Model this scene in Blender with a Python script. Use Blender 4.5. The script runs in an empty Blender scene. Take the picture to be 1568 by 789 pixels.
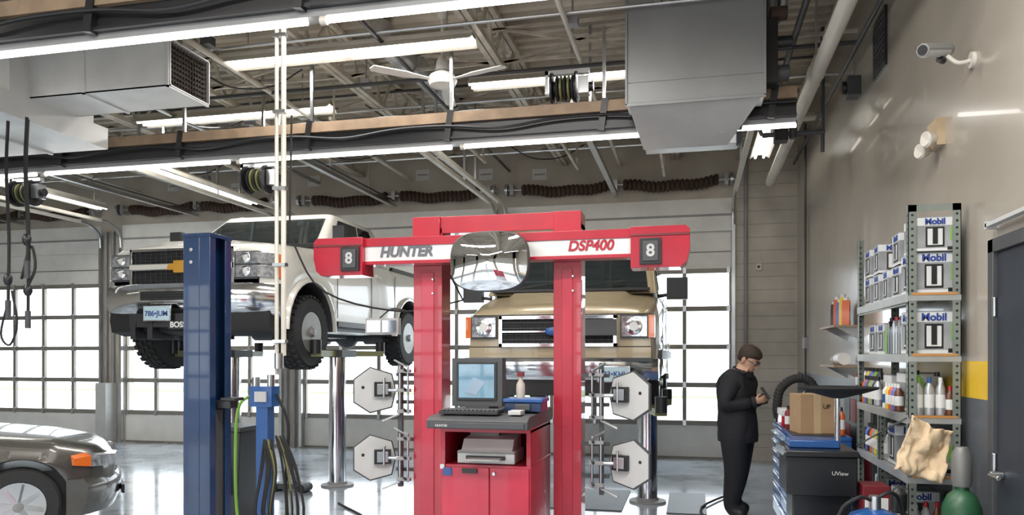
import bpy, bmesh, math, random
from mathutils import Vector, Matrix, noise
random.seed(3)
S=bpy.context.scene; COL=S.collection
V=Vector
def rad(d): return math.radians(d)
# ---------------- materials ----------------
MATS={}
def mat(name,col,rough=.5,metal=0,var=0.12,scale=4,bump=0,emit=0,coat=0,col2=None,c2pos=(.5,.62),bscale=60,ecol=None,trans=0):
    if name in MATS: return MATS[name]
    m=bpy.data.materials.new(name); m.use_nodes=True; nt=m.node_tree; N=nt.nodes; L=nt.links
    b=N['Principled BSDF']; b.inputs['Roughness'].default_value=rough; b.inputs['Metallic'].default_value=metal
    b.inputs['Coat Weight'].default_value=coat
    c=(*col,1); tc=N.new('ShaderNodeTexCoord')
    nz=N.new('ShaderNodeTexNoise'); nz.inputs['Scale'].default_value=scale; nz.inputs['Detail'].default_value=5
    L.new(tc.outputs['Object'],nz.inputs['Vector'])
    cr=N.new('ShaderNodeValToRGB'); L.new(nz.outputs['Fac'],cr.inputs['Fac'])
    e=cr.color_ramp.elements
    e[0].position=.3; e[1].position=.7
    e[0].color=(*[x*(1-var) for x in col],1); e[1].color=(*[min(1,x*(1+var*.4)) for x in col],1)
    out=cr.outputs['Color']
    if col2:
        n2=N.new('ShaderNodeTexNoise'); n2.inputs['Scale'].default_value=scale*1.7; n2.inputs['Detail'].default_value=8
        n2.inputs['Roughness'].default_value=.65
        L.new(tc.outputs['Object'],n2.inputs['Vector'])
        r2=N.new('ShaderNodeValToRGB'); r2.color_ramp.elements[0].position=c2pos[0]; r2.color_ramp.elements[1].position=c2pos[1]
        L.new(n2.outputs['Fac'],r2.inputs['Fac'])
        mx=N.new('ShaderNodeMix'); mx.data_type='RGBA'
        L.new(r2.outputs['Color'],mx.inputs['Factor']); L.new(out,mx.inputs['A']); mx.inputs['B'].default_value=(*col2,1)
        out=mx.outputs['Result']
    L.new(out,b.inputs['Base Color'])
    if bump:
        n3=N.new('ShaderNodeTexNoise'); n3.inputs['Scale'].default_value=bscale; L.new(tc.outputs['Object'],n3.inputs['Vector'])
        bp=N.new('ShaderNodeBump'); bp.inputs['Strength'].default_value=bump; bp.inputs['Distance'].default_value=.02
        L.new(n3.outputs['Fac'],bp.inputs['Height']); L.new(bp.outputs['Normal'],b.inputs['Normal'])
    if emit:
        b.inputs['Emission Color'].default_value=(*(ecol or col),1); b.inputs['Emission Strength'].default_value=emit
    if trans: b.inputs['Transmission Weight'].default_value=trans
    MATS[name]=m; return m
RED=mat('paint_red',(.42,.008,.028),.28,coat=.5,var=.15)
REDP=mat('paint_pinkred',(.48,.02,.05),.35,coat=.3,var=.25,scale=3)
WHITE=mat('label_white',(.72,.72,.71),.4)
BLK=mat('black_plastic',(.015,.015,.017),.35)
MBLK=mat('matte_black',(.01,.01,.011),.7)
RUB=mat('rubber',(.018,.018,.018),.75,bump=.2,bscale=90)
DGR=mat('dark_gray',(.06,.062,.066),.45)
GRY=mat('mid_gray',(.28,.28,.28),.5)
LGR=mat('light_gray_plastic',(.5,.5,.49),.45)
CHR=mat('chrome',(.7,.71,.73),.12,1,var=.05)
STL=mat('steel_brushed',(.55,.56,.57),.28,1,var=.15)
GALV=mat('galvanized',(.5,.51,.51),.38,.75,var=.25,scale=3)
BLU=mat('paint_blue_dark',(.004,.026,.085),.3,coat=.4,var=.3)
BLU2=mat('paint_blue',(.01,.08,.28),.35,coat=.3,var=.2)
TW=mat('truck_white',(.70,.68,.62),.22,coat=.7,var=.06,col2=(.42,.37,.29),c2pos=(.56,.92),scale=1.2)
TAN=mat('van_tan',(.40,.325,.205),.3,.15,coat=.5,var=.08)
SED=mat('sedan_gray',(.105,.1,.09),.25,.5,coat=.8,var=.08)
GLS=mat('glass_dark',(.012,.018,.02),.04,0,coat=1,var=.1)
LENS=mat('headlamp_lens',(.5,.52,.55),.08,.5,coat=1,var=.6,scale=25)
AMB=mat('amber_lens',(.7,.15,.02),.15,coat=1)
GOLD=mat('gold_badge',(.7,.36,.05),.3,.4)
CREAM=mat('cream_paint',(.68,.64,.56),.5,var=.15)
JOI=mat('joist_paint',(.60,.54,.45),.5,var=.35,scale=6)
WOOD=mat('painted_timber',(.34,.235,.15),.55,var=.3,scale=6)
TUBE=mat('fluorescent_tube',(1,1,.97),.3,emit=8,ecol=(1,.98,.93))
DECK=mat('roof_deck',(.58,.52,.43),.5,.0,var=.3,scale=2)
CARD=mat('cardboard',(.38,.25,.14),.8,bump=.1)
YEL=mat('yellow_paint',(.7,.45,.03),.45)
OLV=mat('olive_paint',(.2,.2,.07),.45)
SKIN=mat('skin',(.55,.33,.23),.5,var=.08)
HAIR=mat('hair',(.04,.022,.013),.6,bump=.5,bscale=120)
JKT=mat('jacket_cloth',(.012,.013,.017),.8,bump=.35,bscale=9)
PNT=mat('trouser_cloth',(.01,.011,.014),.85,bump=.3,bscale=9)
SHOE=mat('shoe_leather',(.01,.01,.01),.5)
RUST=mat('spring_brown',(.06,.033,.022),.7,0)
GRN=mat('cylinder_green',(.02,.09,.04),.4,var=.3)
RAG=mat('rag_cloth',(.68,.52,.34),.9,bump=.4,bscale=30,var=.25)
RACK=mat('rack_paint',(.22,.25,.22),.45,.2,var=.2)
SHF=mat('shelf_metal',(.42,.43,.42),.45,.4,var=.2)
ORW=mat('shelf_orange_wood',(.5,.24,.07),.6)
PLT=mat('plate_face',(.45,.6,.66),.4,var=.2)
HOSEY=mat('hose_yellow',(.2,.19,.06),.5)
HOSEG=mat('hose_green',(.16,.34,.04),.5)
SCR=mat('crt_screen',(.05,.13,.2),.1,emit=.4,ecol=(.12,.35,.5),coat=1,var=.6,scale=9)
CASE=mat('oil_case_gray',(.33,.34,.35),.5,var=.4,scale=6)
CASW=mat('oil_case_white',(.66,.67,.67),.5)
NAVY=mat('ink_navy',(.02,.05,.25),.5)
BINK=mat('ink_black',(.01,.01,.01),.5)
GRNL=mat('ink_green',(.2,.4,.08),.5)
MIR=mat('mirror_glass',(.85,.86,.88),.02,1,var=.0)
BAS=mat('black_tub',(.012,.012,.013),.25)
SLATE=mat('door_slate',(.025,.031,.042),.5,var=.2)
REDK=mat('dark_red',(.16,.01,.015),.5)
# ---------------- builder ----------------
class Bld:
    def __init__(s,name):
        s.n=name; s.bm=bmesh.new(); s.mats=[]; s.M=Matrix(); s.kids=[]
    def mi(s,m):
        if m not in s.mats: s.mats.append(m)
        return s.mats.index(m)
    def add(s,vs,fs,m):
        k=s.mi(m); bv=[s.bm.verts.new(s.M@V(v)) for v in vs]
        for f in fs:
            try:
                fc=s.bm.faces.new([bv[i] for i in f]); fc.material_index=k
            except ValueError: pass
    def box(s,x0,x1,y0,y1,z0,z1,m,R=None):
        vs=[V((x,y,z)) for x in (x0,x1) for y in (y0,y1) for z in (z0,z1)]
        if R:
            c=V(((x0+x1)/2,(y0+y1)/2,(z0+z1)/2))
            E=(Matrix.Rotation(rad(R[2]),3,'Z')@Matrix.Rotation(rad(R[1]),3,'Y')@Matrix.Rotation(rad(R[0]),3,'X'))
            vs=[c+E@(v-c) for v in vs]
        s.add(vs,[(0,1,3,2),(4,6,7,5),(0,4,5,1),(2,3,7,6),(0,2,6,4),(1,5,7,3)],m)
    def quad(s,ps,m): s.add(ps,[tuple(range(len(ps)))],m)
    def frame(s,d):
        d=d.normalized(); a=V((0,0,1)) if abs(d.z)<.9 else V((1,0,0))
        u=d.cross(a).normalized(); return u,d.cross(u).normalized()
    def cyl(s,p0,p1,r,m,r2=None,n=16,caps=True):
        p0=V(p0);p1=V(p1); r2=r if r2 is None else r2; u,w=s.frame(p1-p0)
        rg=[[p+(u*math.cos(2*math.pi*i/n)+w*math.sin(2*math.pi*i/n))*q for i in range(n)] for p,q in((p0,r),(p1,r2))]
        s.loft(rg,m,caps)
    def beam(s,p0,p1,a,b,m):
        p0=V(p0);p1=V(p1);u,w=s.frame(p1-p0)
        rg=[[p+u*x*a/2+w*y*b/2 for x,y in((-1,-1),(1,-1),(1,1),(-1,1))] for p in(p0,p1)]
        s.loft(rg,m)
    def loft(s,rings,m,caps=True,closed=True):
        n=len(rings[0]); vs=[p for r in rings for p in r]; fs=[]
        for i in range(len(rings)-1):
            for j in range(n if closed else n-1):
                a=i*n+j;b=i*n+(j+1)%n; fs.append((a,b,b+n,a+n))
        if caps: fs.append(tuple(range(n))); fs.append(tuple((len(rings)-1)*n+i for i in range(n)))
        s.add(vs,fs,m)
    def tube(s,pts,r,m,n=8,sm=5):
        P=[V(p) for p in pts]
        if sm>1 and len(P)>2:
            Q=[P[0]+(P[0]-P[1])]+P+[P[-1]+(P[-1]-P[-2])]; out=[]
            for i in range(1,len(Q)-2):
                for k in range(sm):
                    t=k/sm;a,b,c,d=Q[i-1:i+3]
                    out.append(.5*((2*b)+(c-a)*t+(2*a-5*b+4*c-d)*t*t+(3*b-a-3*c+d)*t**3))
            out.append(P[-1]); P=out
        rings=[];u=None
        for i,p in enumerate(P):
            d=(P[min(i+1,len(P)-1)]-P[max(i-1,0)]).normalized()
            if u is None: u,w=s.frame(d)
            else:
                u=(u-d*u.dot(d)).normalized(); w=d.cross(u)
            rr=r(i/(len(P)-1)) if callable(r) else r
            rings.append([p+(u*math.cos(2*math.pi*k/n)+w*math.sin(2*math.pi*k/n))*rr for k in range(n)])
        s.loft(rings,m)
    def prism(s,poly,axis,a,b,m):
        f={'x':lambda p,t:(t,p[0],p[1]),'y':lambda p,t:(p[0],t,p[1]),'z':lambda p,t:(p[0],p[1],t)}[axis]
        s.loft([[f(p,a) for p in poly],[f(p,b) for p in poly]],m)
    def sph(s,c,r,m,n=16,z0=-1,z1=1):
        if not hasattr(r,'__len__'): r=(r,r,r)
        rings=[]
        k=n//2
        for i in range(k+1):
            ph=math.asin(z0)+(math.asin(z1)-math.asin(z0))*i/k
            q=max(math.cos(ph),.001)
            rings.append([(c[0]+r[0]*q*math.cos(2*math.pi*j/n),c[1]+r[1]*q*math.sin(2*math.pi*j/n),c[2]+r[2]*math.sin(ph)) for j in range(n)])
        s.loft(rings,m)
    def lathe(s,c,axis,prof,m,n=24,caps=True):
        c=V(c);ax=V(axis).normalized();u,w=s.frame(ax)
        s.loft([[c+ax*o+(u*math.cos(2*math.pi*k/n)+w*math.sin(2*math.pi*k/n))*q for k in range(n)] for q,o in prof],m,caps)
    def text(s,txt,loc,size,m,rot=(90,0,0),shear=0,ext=.001,bold=0):
        c=bpy.data.curves.new('lettering','FONT'); c.body=txt; c.size=size; c.extrude=ext; c.align_x='CENTER'; c.align_y='CENTER'; c.shear=shear; c.offset=bold
        c.materials.append(m)
        o=bpy.data.objects.new('lettering',c); COL.objects.link(o)
        o.matrix_world=s.M@Matrix.Translation(V(loc))@(Matrix.Rotation(rad(rot[2]),4,'Z')@Matrix.Rotation(rad(rot[1]),4,'Y')@Matrix.Rotation(rad(rot[0]),4,'X'))
        s.kids.append((o,o.matrix_world.copy()))
    def addmesh(s,me,mats=None):
        off=[s.mi(m) for m in mats]; n0=len(s.bm.faces)
        s.bm.from_mesh(me); s.bm.faces.ensure_lookup_table()
        for f in s.bm.faces[n0:]: f.material_index=off[f.material_index]
    def done(s,bevel=0,ang=38,org=None):
        bmesh.ops.recalc_face_normals(s.bm,faces=s.bm.faces)
        co=[v.co for v in s.bm.verts]
        if org is None:
            org=V(((min(c.x for c in co)+max(c.x for c in co))/2,(min(c.y for c in co)+max(c.y for c in co))/2,min(c.z for c in co)))
        org=V(org)
        for v in s.bm.verts: v.co-=org
        me=bpy.data.meshes.new(s.n); s.bm.to_mesh(me); s.bm.free()
        for m in s.mats: me.materials.append(m)
        for p in me.polygons: p.use_smooth=True
        me.set_sharp_from_angle(angle=rad(ang))
        o=bpy.data.objects.new(s.n,me); COL.objects.link(o); o.location=org
        if bevel:
            b=o.modifiers.new('bevel','BEVEL'); b.width=bevel; b.segments=2; b.limit_method='ANGLE'; b.angle_limit=rad(40); b.harden_normals=False
        inv=Matrix.Translation(org).inverted()
        for k,mw in s.kids:
            k.parent=o; k.matrix_parent_inverse=Matrix(); k.matrix_basis=inv@mw
        return o
def lin(*pts):
    def f(y):
        if y<=pts[0][0]: return pts[0][1]
        for (a,b),(c,d) in zip(pts,pts[1:]):
            if y<=c: return b+(d-b)*(y-a)/(c-a)
        return pts[-1][1]
    return f
# ================= ROOM =================
XR=1.55; YF=12.2; XL=-15.5; YB=-7; ZC=5.15
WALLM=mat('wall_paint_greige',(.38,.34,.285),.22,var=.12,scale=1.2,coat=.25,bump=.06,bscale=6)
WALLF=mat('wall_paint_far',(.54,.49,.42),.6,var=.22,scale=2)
LOW=mat('wall_paint_slate',(.1,.11,.125),.4)
CON=mat('concrete_outside',(.7,.7,.68),.8,var=.15,scale=1)
FLR=mat('floor_epoxy',(.52,.59,.67),.13,var=.3,scale=.9,coat=.25,col2=(.13,.14,.16),c2pos=(.50,.70),bump=.06,bscale=5)
B=Bld('floor'); B.box(XL,XR+.2,YB,YF+.1,-.12,0,FLR); B.done(org=(0,0,-.12))
B=Bld('ceiling'); rings=[]; y=YB
while y<YF+.2:
    rings+=[(y,ZC),(y+.08,ZC),(y+.1,ZC+.05),(y+.17,ZC+.05)]; y+=.19
B.loft([[(XL,a,b),(XR+.2,a,b)] for a,b in rings],DECK,caps=False,closed=False)
B.box(XL,XR+.2,YB,YF+.2,ZC+.08,ZC+.15,DECK)
B.done(org=(0,0,ZC))
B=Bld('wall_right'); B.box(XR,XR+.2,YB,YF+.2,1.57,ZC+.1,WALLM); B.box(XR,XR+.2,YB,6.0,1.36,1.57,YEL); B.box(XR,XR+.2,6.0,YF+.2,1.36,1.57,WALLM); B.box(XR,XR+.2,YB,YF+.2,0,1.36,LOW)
B.done(org=(XR,0,0))
B=Bld('wall_left'); B.box(XL-.2,XL,YB,YF+.2,0,ZC+.1,WALLF); B.done()
doors=[(-2.91,.59),(-6.6,-3.13),(-10.25,-7.04),(-14.1,-10.75)]
B=Bld('wall_far')
B.box(.59,XR,YF,YF+.25,0,ZC+.1,WALLF)
for (a,b) in ((-3.13,-2.91),(-7.04,-6.6),(-10.75,-10.25),(XL,-14.1)): B.box(a,b,YF,YF+.25,0,ZC+.1,WALLF)
for a,b in doors: B.box(a,b,YF,YF+.25,3.55,ZC+.1,WALLF)
for z in [i*.2 for i in range(1,26)]: B.box(.66,XR,YF-.004,YF,z,z+.008,GRY)
B.done(org=(0,YF,0))
PAN=mat('door_panel_cream',(.76,.75,.71),.5,var=.08)
RAIL=mat('door_rail',(.26,.24,.21),.45,.2)
B=Bld('wall_back')
for a in (XL,-11.4,-7.3,-3.2,.9): B.box(a,a+.6,YB-.2,YB,0,ZC+.1,WALLF)
B.box(XL,XR,YB-.2,YB,3.9,ZC+.1,WALLF); B.done(org=(0,YB,0))
for i,(a,b) in enumerate(((-2.6,.9),(-6.7,-3.2),(-10.8,-7.3),(-14.9,-11.4))):
    B=Bld('door_%d'%(i+6)); B.box(a,b,YB-.12,YB-.06,0,.55,PAN); B.box(a,b,YB-.12,YB-.06,3.3,3.9,PAN)
    for z in(1.1,1.65,2.2,2.75): B.box(a,b,YB-.12,YB-.06,z-.04,z+.04,RAIL)
    for k in range(1,5): x=a+(b-a)*k/5; B.box(x-.03,x+.03,YB-.12,YB-.06,.55,3.3,RAIL)
    B.done()
def gl():
    m=bpy.data.materials.new('window_glass'); m.use_nodes=True; nt=m.node_tree; nt.nodes.clear()
    o=nt.nodes.new('ShaderNodeOutputMaterial'); t=nt.nodes.new('ShaderNodeBsdfTransparent'); g=nt.nodes.new('ShaderNodeBsdfGlossy'); g.inputs['Roughness'].default_value=.05
    t.inputs['Color'].default_value=(.95,.98,1,1); x=nt.nodes.new('ShaderNodeMixShader'); x.inputs[0].default_value=.05
    nt.links.new(t.outputs[0],x.inputs[1]); nt.links.new(g.outputs[0],x.inputs[2]); nt.links.new(x.outputs[0],o.inputs[0]); return m
GLW=gl()
for i,(a,b) in enumerate(doors):
    B=Bld('door_%d'%(i+1)); y0,y1=YF+.04,YF+.09
    B.box(a,b,y0,y1,0,.55,PAN); B.box(a,b,y0,y1,2.92,3.55,PAN)
    for z in (.53,.0): B.box(a,b,y0-.012,y0,z,z+.03,RAIL)
    for j in range(4):
        z=.55+j*.5925; B.box(a,b,y0-.01,y1,z-.035,z+.04,RAIL); 
        B.box(a+.02,b-.02,y0+.02,y0+.026,z+.04,z+.56,GLW)
    B.box(a,b,y0-.01,y1,2.88,2.95,RAIL); B.box(a,b,y0-.012,y0,3.2,3.215,RAIL)
    n=5
    for j in range(n+1):
        x=a+(b-a)*j/n; B.box(max(a,x-.03),min(b,x+.03),y0-.008,y1,.5,2.95,RAIL)
    for j in range(n+1):
        x=min(max(a+(b-a)*j/n,a+.04),b-.04)
        for k in range(5): B.box(x-.025,x+.025,y0-.03,y0-.008,.51+k*.5925,.6+k*.5925,STL)
    B.done()
    B=Bld('torsion_spring_assembly'); xc=(a+b)/2; ys=YF-.14
    B.cyl((a-.05,ys,4.28),(b+.05,ys,4.28),.018,STL)
    for s0,s1 in((a+.25,xc-.12),(xc+.12,b-.25)):
        x=s0
        while x<s1:
            q=(x-s0)/(s1-s0); z=4.27-.05*math.sin(q*math.pi)+.012*math.sin(q*14)
            B.lathe((x,ys,z),(1,0,.0),[(.07,0),(.09,.02),(.09,.05),(.07,.068)],RUST,n=12); x+=.072
    for x in (a+.08,xc,b-.08):
        B.box(x-.03,x+.03,ys-.04,YF-.005,4.2,4.36,STL)
    for x in(a,b): B.cyl((x-.02,ys,4.28),(x+.02,ys,4.28),.1,STL)
    B.done()
    B=Bld('overhead_track')
    for x in(a-.03,b+.03):
        B.box(x-.025,x+.025,YF-.08,YF-.02,.02,3.6,STL)
        B.tube([(x,YF-.05,3.6),(x,YF-.1,3.85),(x,YF-.35,4.0),(x,YF-.6,4.02)],.03,STL)
        B.beam((x,YF-.55,4.02),(x,8.5,4.02),.06,.05,CREAM)
        for y in(8.6,10.3): B.beam((x,y,4.04),(x,y,ZC-.005),.03,.03,STL)
        B.beam((x,8.6,4.04),(x,10.3,4.62),.025,.025,JOI)
    B.beam((xc,YF-.1,4.12),(xc,8.3,4.12),.07,.05,STL)
    B.beam((xc,YF-.1,4.2),(xc,8.3,4.2),.02,.02,DGR)
    B.box(xc-.15,xc+.15,8.0,8.35,4.05,4.25,GRY)
    for q in(-.1,.1): B.beam((xc+q,8.2,4.25),(xc+q,8.2,ZC-.005),.03,.03,STL)
    B.done()
    B=Bld('trim_%d'%(i+1)); B.box(a-.02,b+.02,YF-.03,YF-.001,3.52,4.02,PAN); B.box(a,b,YF-.05,YF-.03,3.75,3.78,GRY); B.done()
B=Bld('electrical_conduit')
for x in(-10.6,-10.45,-6.9,-6.75): B.cyl((x,YF-.06,.0),(x,YF-.06,3.9),.03,GRY)
B.cyl((.8,YF-.05,0),(.8,YF-.05,4.6),.025,GRY)
B.box(-10.62,-10.4,YF-.3,YF-.02,0,1.1,LGR)
B.done()
for x,z in((-10.9,4.35),(-9.2,4.6),(-7.9,4.5),(-6.4,4.55),(-4.4,4.55),(-3.3,4.5),(-2.4,4.45)):
    B=Bld('notice_placard'); B.box(x-.12,x+.12,YF-.012,YF-.001,z,z+.18,WHITE); B.box(x-.09,x+.09,YF-.014,YF-.012,z+.08,z+.1,GRY); B.done()
B=Bld('ground_outside'); B.box(-60,40,YF+.25,80,-.14,-.02,CON); B.box(-60,40,-60,YB-.2,-.14,-.02,CON); B.done()
B=Bld('grass_verge'); B.box(-60,40,30,34,-.02,.05,mat('grass',(.3,.42,.2),.9,bump=.5)); B.done()
# ---- joists
xsj=[-14.2,-12.5,-10.75,-9.0,-7.25,-5.5,-3.75,-2.0,-.25]
for x in xsj:
    B=Bld('roof_joist'); zb,zt=4.66,5.09
    for z in(zb,zt):
        for q in(-.035,.035): B.box(x+q-.028,x+q+.028,YB,YF,z-.003,z+.055,JOI)
    y=YB+.3
    while y<YF-.5:
        B.beam((x,y,zb+.03),(x,y+.3,zt),.03,.03,JOI); B.beam((x,y+.3,zt),(x,y+.6,zb+.03),.03,.03,JOI); y+=.6
    B.done()
B=Bld('roof_bridging')
for y in(2.4,6.1,7.9,9.4,10.5,11.4):
    for z in (4.71,5.07): B.box(XL,XR,y,y+.03,z,z+.03,JOI)
    for a,b in zip(xsj,xsj[1:]): B.beam((a,y+.015,4.7),(b,y+.015,5.08),.03,.03,JOI); B.beam((b,y+.015,4.7),(a,y+.015,5.08),.03,.03,JOI)
B.done()
B=Bld('sprinkler_pipe')
B.cyl((XL+.01,9.9,4.5),(XR-.01,9.9,4.5),.04,CREAM); B.cyl((XL+.01,7.75,4.55),(XR-.01,7.75,4.55),.02,DGR)
for x,z,r,m_ in((-4.6,4.56,.03,CREAM),(-1.1,4.6,.025,CREAM),(-8.2,4.58,.025,CREAM),(-6.3,4.6,.03,STL),(-2.9,4.62,.02,DGR),(-9.9,4.6,.03,CREAM)): B.cyl((x,YB+.01,z),(x,YF-.02,z),r,m_)
for x in range(-14,1,2):
    for y in(8.9,10.9): B.cyl((x+.4,y,4.6),(x+.4,y,4.45),.012,STL,n=8); B.lathe((x+.4,y,4.43),(0,0,1),[(.03,0),(.03,.006),(.01,.02)],STL,n=10)
B.done()
B=Bld('overhead_conduit_run')
for y,z,m_ in((6.3,4.99,DGR),(6.7,4.63,STL),(8.8,4.63,STL),(9.2,4.98,DGR),(10.2,4.62,CREAM),(11.0,4.6,STL),(5.8,4.6,CREAM)): B.cyl((XL+.01,y,z),(XR-.01,y,z),.016,m_,n=8)
random.seed(8)
for k in range(22):
    x=random.uniform(-11,1.0); y=random.uniform(6.3,11.5); B.box(x-.05,x+.05,y-.05,y+.05,4.58,4.66,random.choice([GRY,LGR,DGR])); B.cyl((x,y,4.64),(x,y,ZC-.01),.01,STL,n=6)
for k in range(12):
    x=random.uniform(-9,0.6); y=random.uniform(6.5,11); B.tube([(x,y,4.7),(x+.35,y+.1,4.5),(x+.75,y+.25,4.52),(x+1.1,y+.3,4.7)],.009,BLK,n=6)
for k in range(9):
    x=-10+k*1.2; y=7.6+(k*37%30)/10; B.beam((x,y,4.3),(x,y,ZC-.01),.02,.02,JOI); B.beam((x,y+1.4,4.3),(x,y+1.4,ZC-.01),.02,.02,JOI); B.beam((x,y-.1,4.3),(x,y+1.5,4.3),.035,.035,JOI)
B.done()
B=Bld('round_duct'); B.lathe((-3.0,7.9,4.83),(0,1,0),[(.12,0),(.12,2.6)],GALV,n=22); B.tube([(-3.0,7.95,4.83),(-3.05,7.7,4.8),(-3.2,7.6,4.95),(-3.2,7.6,5.13)],.11,GALV,n=14)
for k in range(13): B.lathe((-3.0,7.95+k*.2,4.83),(0,1,0),[(.12,0),(.126,.005),(.12,.01)],GALV,n=22,caps=False)
B.done()
def rail(Y,x0,x1):
    B=Bld('overhead_rail'); z=3.9
    B.box(x0,x1,Y-.09,Y+.09,z-.03,z+.07,WOOD)
    B.box(x0,x1,Y-.05,Y+.05,z-.17,z-.03,BLK); B.box(x0,x1,Y-.08,Y+.08,z-.185,z-.165,BLK)
    B.tube([(x0+(x1-x0)*i/24,Y-.11,z-.07-.05*(i%3==1)) for i in range(25)],.014,BLK)
    B.tube([(x0+(x1-x0)*i/30,Y+.02,z+.085+.02*(i%2)) for i in range(31)],.01,BLK)
    x=x0+.7
    while x<x1:
        B.beam((x,Y,z+.07),(x,Y,4.7),.03,.03,STL); B.box(x-.03,x+.03,Y-.1,Y+.1,z-.2,z+.09,BLK,R=(0,8,0)); x+=1.5
    B.done()
    B=Bld('strip_light'); x=x0
    B.box(x0,x1,Y-.03,Y+.06,z-.23,z-.186,GRY)
    while x<x1-.5:
        B.cyl((x+.04,Y-.02,z-.258),(min(x+2.36,x1),Y-.02,z-.258),.018,TUBE); B.cyl((x,Y-.02,z-.258),(x+.04,Y-.02,z-.258),.028,CREAM); x+=2.45
    B.done()
rail(4.3,-12,1.2); rail(7.2,-12,.9)
def fixture(p0,p1,rods=True):
    B=Bld('fluorescent_fixture'); p0=V(p0);p1=V(p1); d=(p1-p0).normalized(); n=V((d.y,-d.x,0))
    def seg(a,b,pts,m): B.loft([[p+n*q+V((0,0,w)) for q,w in pts] for p in(a,b)],m)
    seg(p0,p1,[(-.05,0),(.05,0),(.05,.07),(-.05,.07)],CREAM)
    seg(p0,p1,[(-.13,-.05),(-.05,.012),(.05,.012),(.13,-.05),(.13,-.042),(.05,.03),(-.05,.03),(-.13,-.042)],CREAM)
    for q in(-.055,.055):
        mid=(p0+p1)/2
        B.cyl(p0+n*q+V((0,0,-.03)),mid+n*q-d*.03+V((0,0,-.03)),.017,TUBE); B.cyl(mid+n*q+d*.03+V((0,0,-.03)),p1+n*q+V((0,0,-.03)),.017,TUBE)
    for t in(.1,.9):
        p=p0.lerp(p1,t); B.cyl(p+V((0,0,.07)),V((p.x,p.y,ZC-.005)),.006,STL,n=6)
    B.done()
for a in [((-4.64,6.95,4.6),(-2.0,6.95,4.6)),((-6.86,8.45,4.6),(-4.2,8.45,4.6)),((-2.37,8.1,4.6),(.1,8.1,4.6)),
          ((-7.2,9.1,4.2),(-7.2,11.6,4.2)),((-10,9.2,4.2),(-10,11.4,4.2)),((.92,9.0,4.4),(.92,11.2,4.4)),
          ((-4.6,1.5,4.5),(-2.1,1.5,4.5)),((-1.2,2.5,4.5),(1.0,2.5,4.5)),((-4,-2,4.5),(-1.5,-2,4.5)),((-9,3,4.5),(-6.4,3,4.5)),((-9.3,7.5,4.6),(-9.3,9.9,4.6)),((-1,-4,4.5),(1.2,-4,4.5)),((-8,-4,4.5),(-5.5,-4,4.5)),((-3,4.95,4.62),(-.5,4.95,4.62))]:  # most of this row is out of view, added to brighten the room
    fixture(*a)
# ---- ducts
DUC=mat('duct_sheet',(.6,.6,.59),.42,.2,var=.18,scale=2)
DIN=mat('duct_inside',(.05,.04,.03),.7)
B=Bld('air_duct')
x0,x1,y0,y1,z0,z1=-7.2,-4.5,5.92,6.49,4.0,4.42
B.box(x0,x1,y0,y1,z0,z0+.01,DUC);B.box(x0,x1,y0,y1,z1-.01,z1,DUC);B.box(x0,x1,y0,y0+.01,z0,z1,DUC);B.box(x0,x1,y1-.01,y1,z0,z1,DUC)
B.box(x1-.18,x1-.16,y0+.01,y1-.01,z0+.01,z1-.01,DIN)
for i in range(9): 
    z=z0+.02+i*.045; B.box(x1-.07,x1-.03,y0+.01,y1-.01,z,z+.004,DIN)
for i in range(14): y=y0+.03+i*.04; B.box(x1-.03,x1-.025,y,y+.003,z0+.01,z1-.01,RUST)
for x in(-4.52,-5.4,-6.2): B.box(x-.012,x+.012,y0-.015,y0,z0-.015,z1+.015,DUC); B.box(x-.012,x+.012,y0-.015,y1,z0-.015,z0,DUC)
B.box(-9.2,-6.0,5.5,6.9,3.78,4.0,DUC); B.box(-9.6,-6.6,5.3,7.0,3.98,4.55,DUC)
B.prism([(-6.6,4.0),(-6.6,4.55),(-6.0,4.42),(-6.0,4.0)],'y',5.7,6.7,DUC)
for x in(-6.7,-7.6,-8.5): B.box(x-.012,x+.012,5.28,5.3,3.96,4.57,DUC); B.box(x-.012,x+.012,5.48,6.9,3.76,3.78,DUC)
for x in(-4.8,-6.3,-8): 
    for y in(5.95,6.45): B.beam((x,y,4.42),(x,y,ZC-.005),.02,.02,STL)
B.done()
B=Bld('heater_unit')
HV=mat('heater_paint',(.3,.31,.31),.42,.2,var=.12,scale=2)
B.box(-.556,.6,6.8,7.6,4.0,4.95,HV); B.box(-.556,.6,6.8,7.08,3.8,4.0,HV)
B.box(-.54,.58,7.32,7.58,3.8,4.0,HV)
B.loft([[(-.54,6.82,3.8),(.58,6.82,3.8),(.58,6.84,3.81),(-.54,6.84,3.81)],[(-.44,7.32,3.54),(.32,7.32,3.54),(.32,7.34,3.55),(-.44,7.34,3.55)]],DUC)
B.prism([(6.84,3.8),(7.32,3.55),(7.56,3.57),(7.56,3.8),(7.33,3.8),(7.33,3.62),(7.06,3.68),(7.06,3.8)],'x',-.43,-.41,DUC);B.prism([(6.84,3.8),(7.32,3.55),(7.56,3.57),(7.56,3.8),(7.33,3.8),(7.33,3.62),(7.06,3.68),(7.06,3.8)],'x',.4,.44,DGR)
B.box(-.43,.42,7.34,7.56,3.56,3.8,DUC)
B.box(-.57,.615,6.785,6.8,3.79,3.82,HV);B.box(-.57,-.55,6.785,6.8,3.8,4.95,HV);B.box(.595,.615,6.785,6.8,3.8,4.95,HV)
B.box(.6,.72,6.9,7.08,3.95,4.5,BLK); B.cyl((.68,7.05,4.5),(.68,7.05,5.1),.05,GALV); B.cyl((.6,7.0,4.05),(.82,7.0,4.05),.07,DGR); B.cyl((.66,6.95,4.3),(.84,6.95,4.3),.05,BLK); B.cyl((.66,6.95,4.55),(.8,6.95,4.55),.06,RUST)
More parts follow.
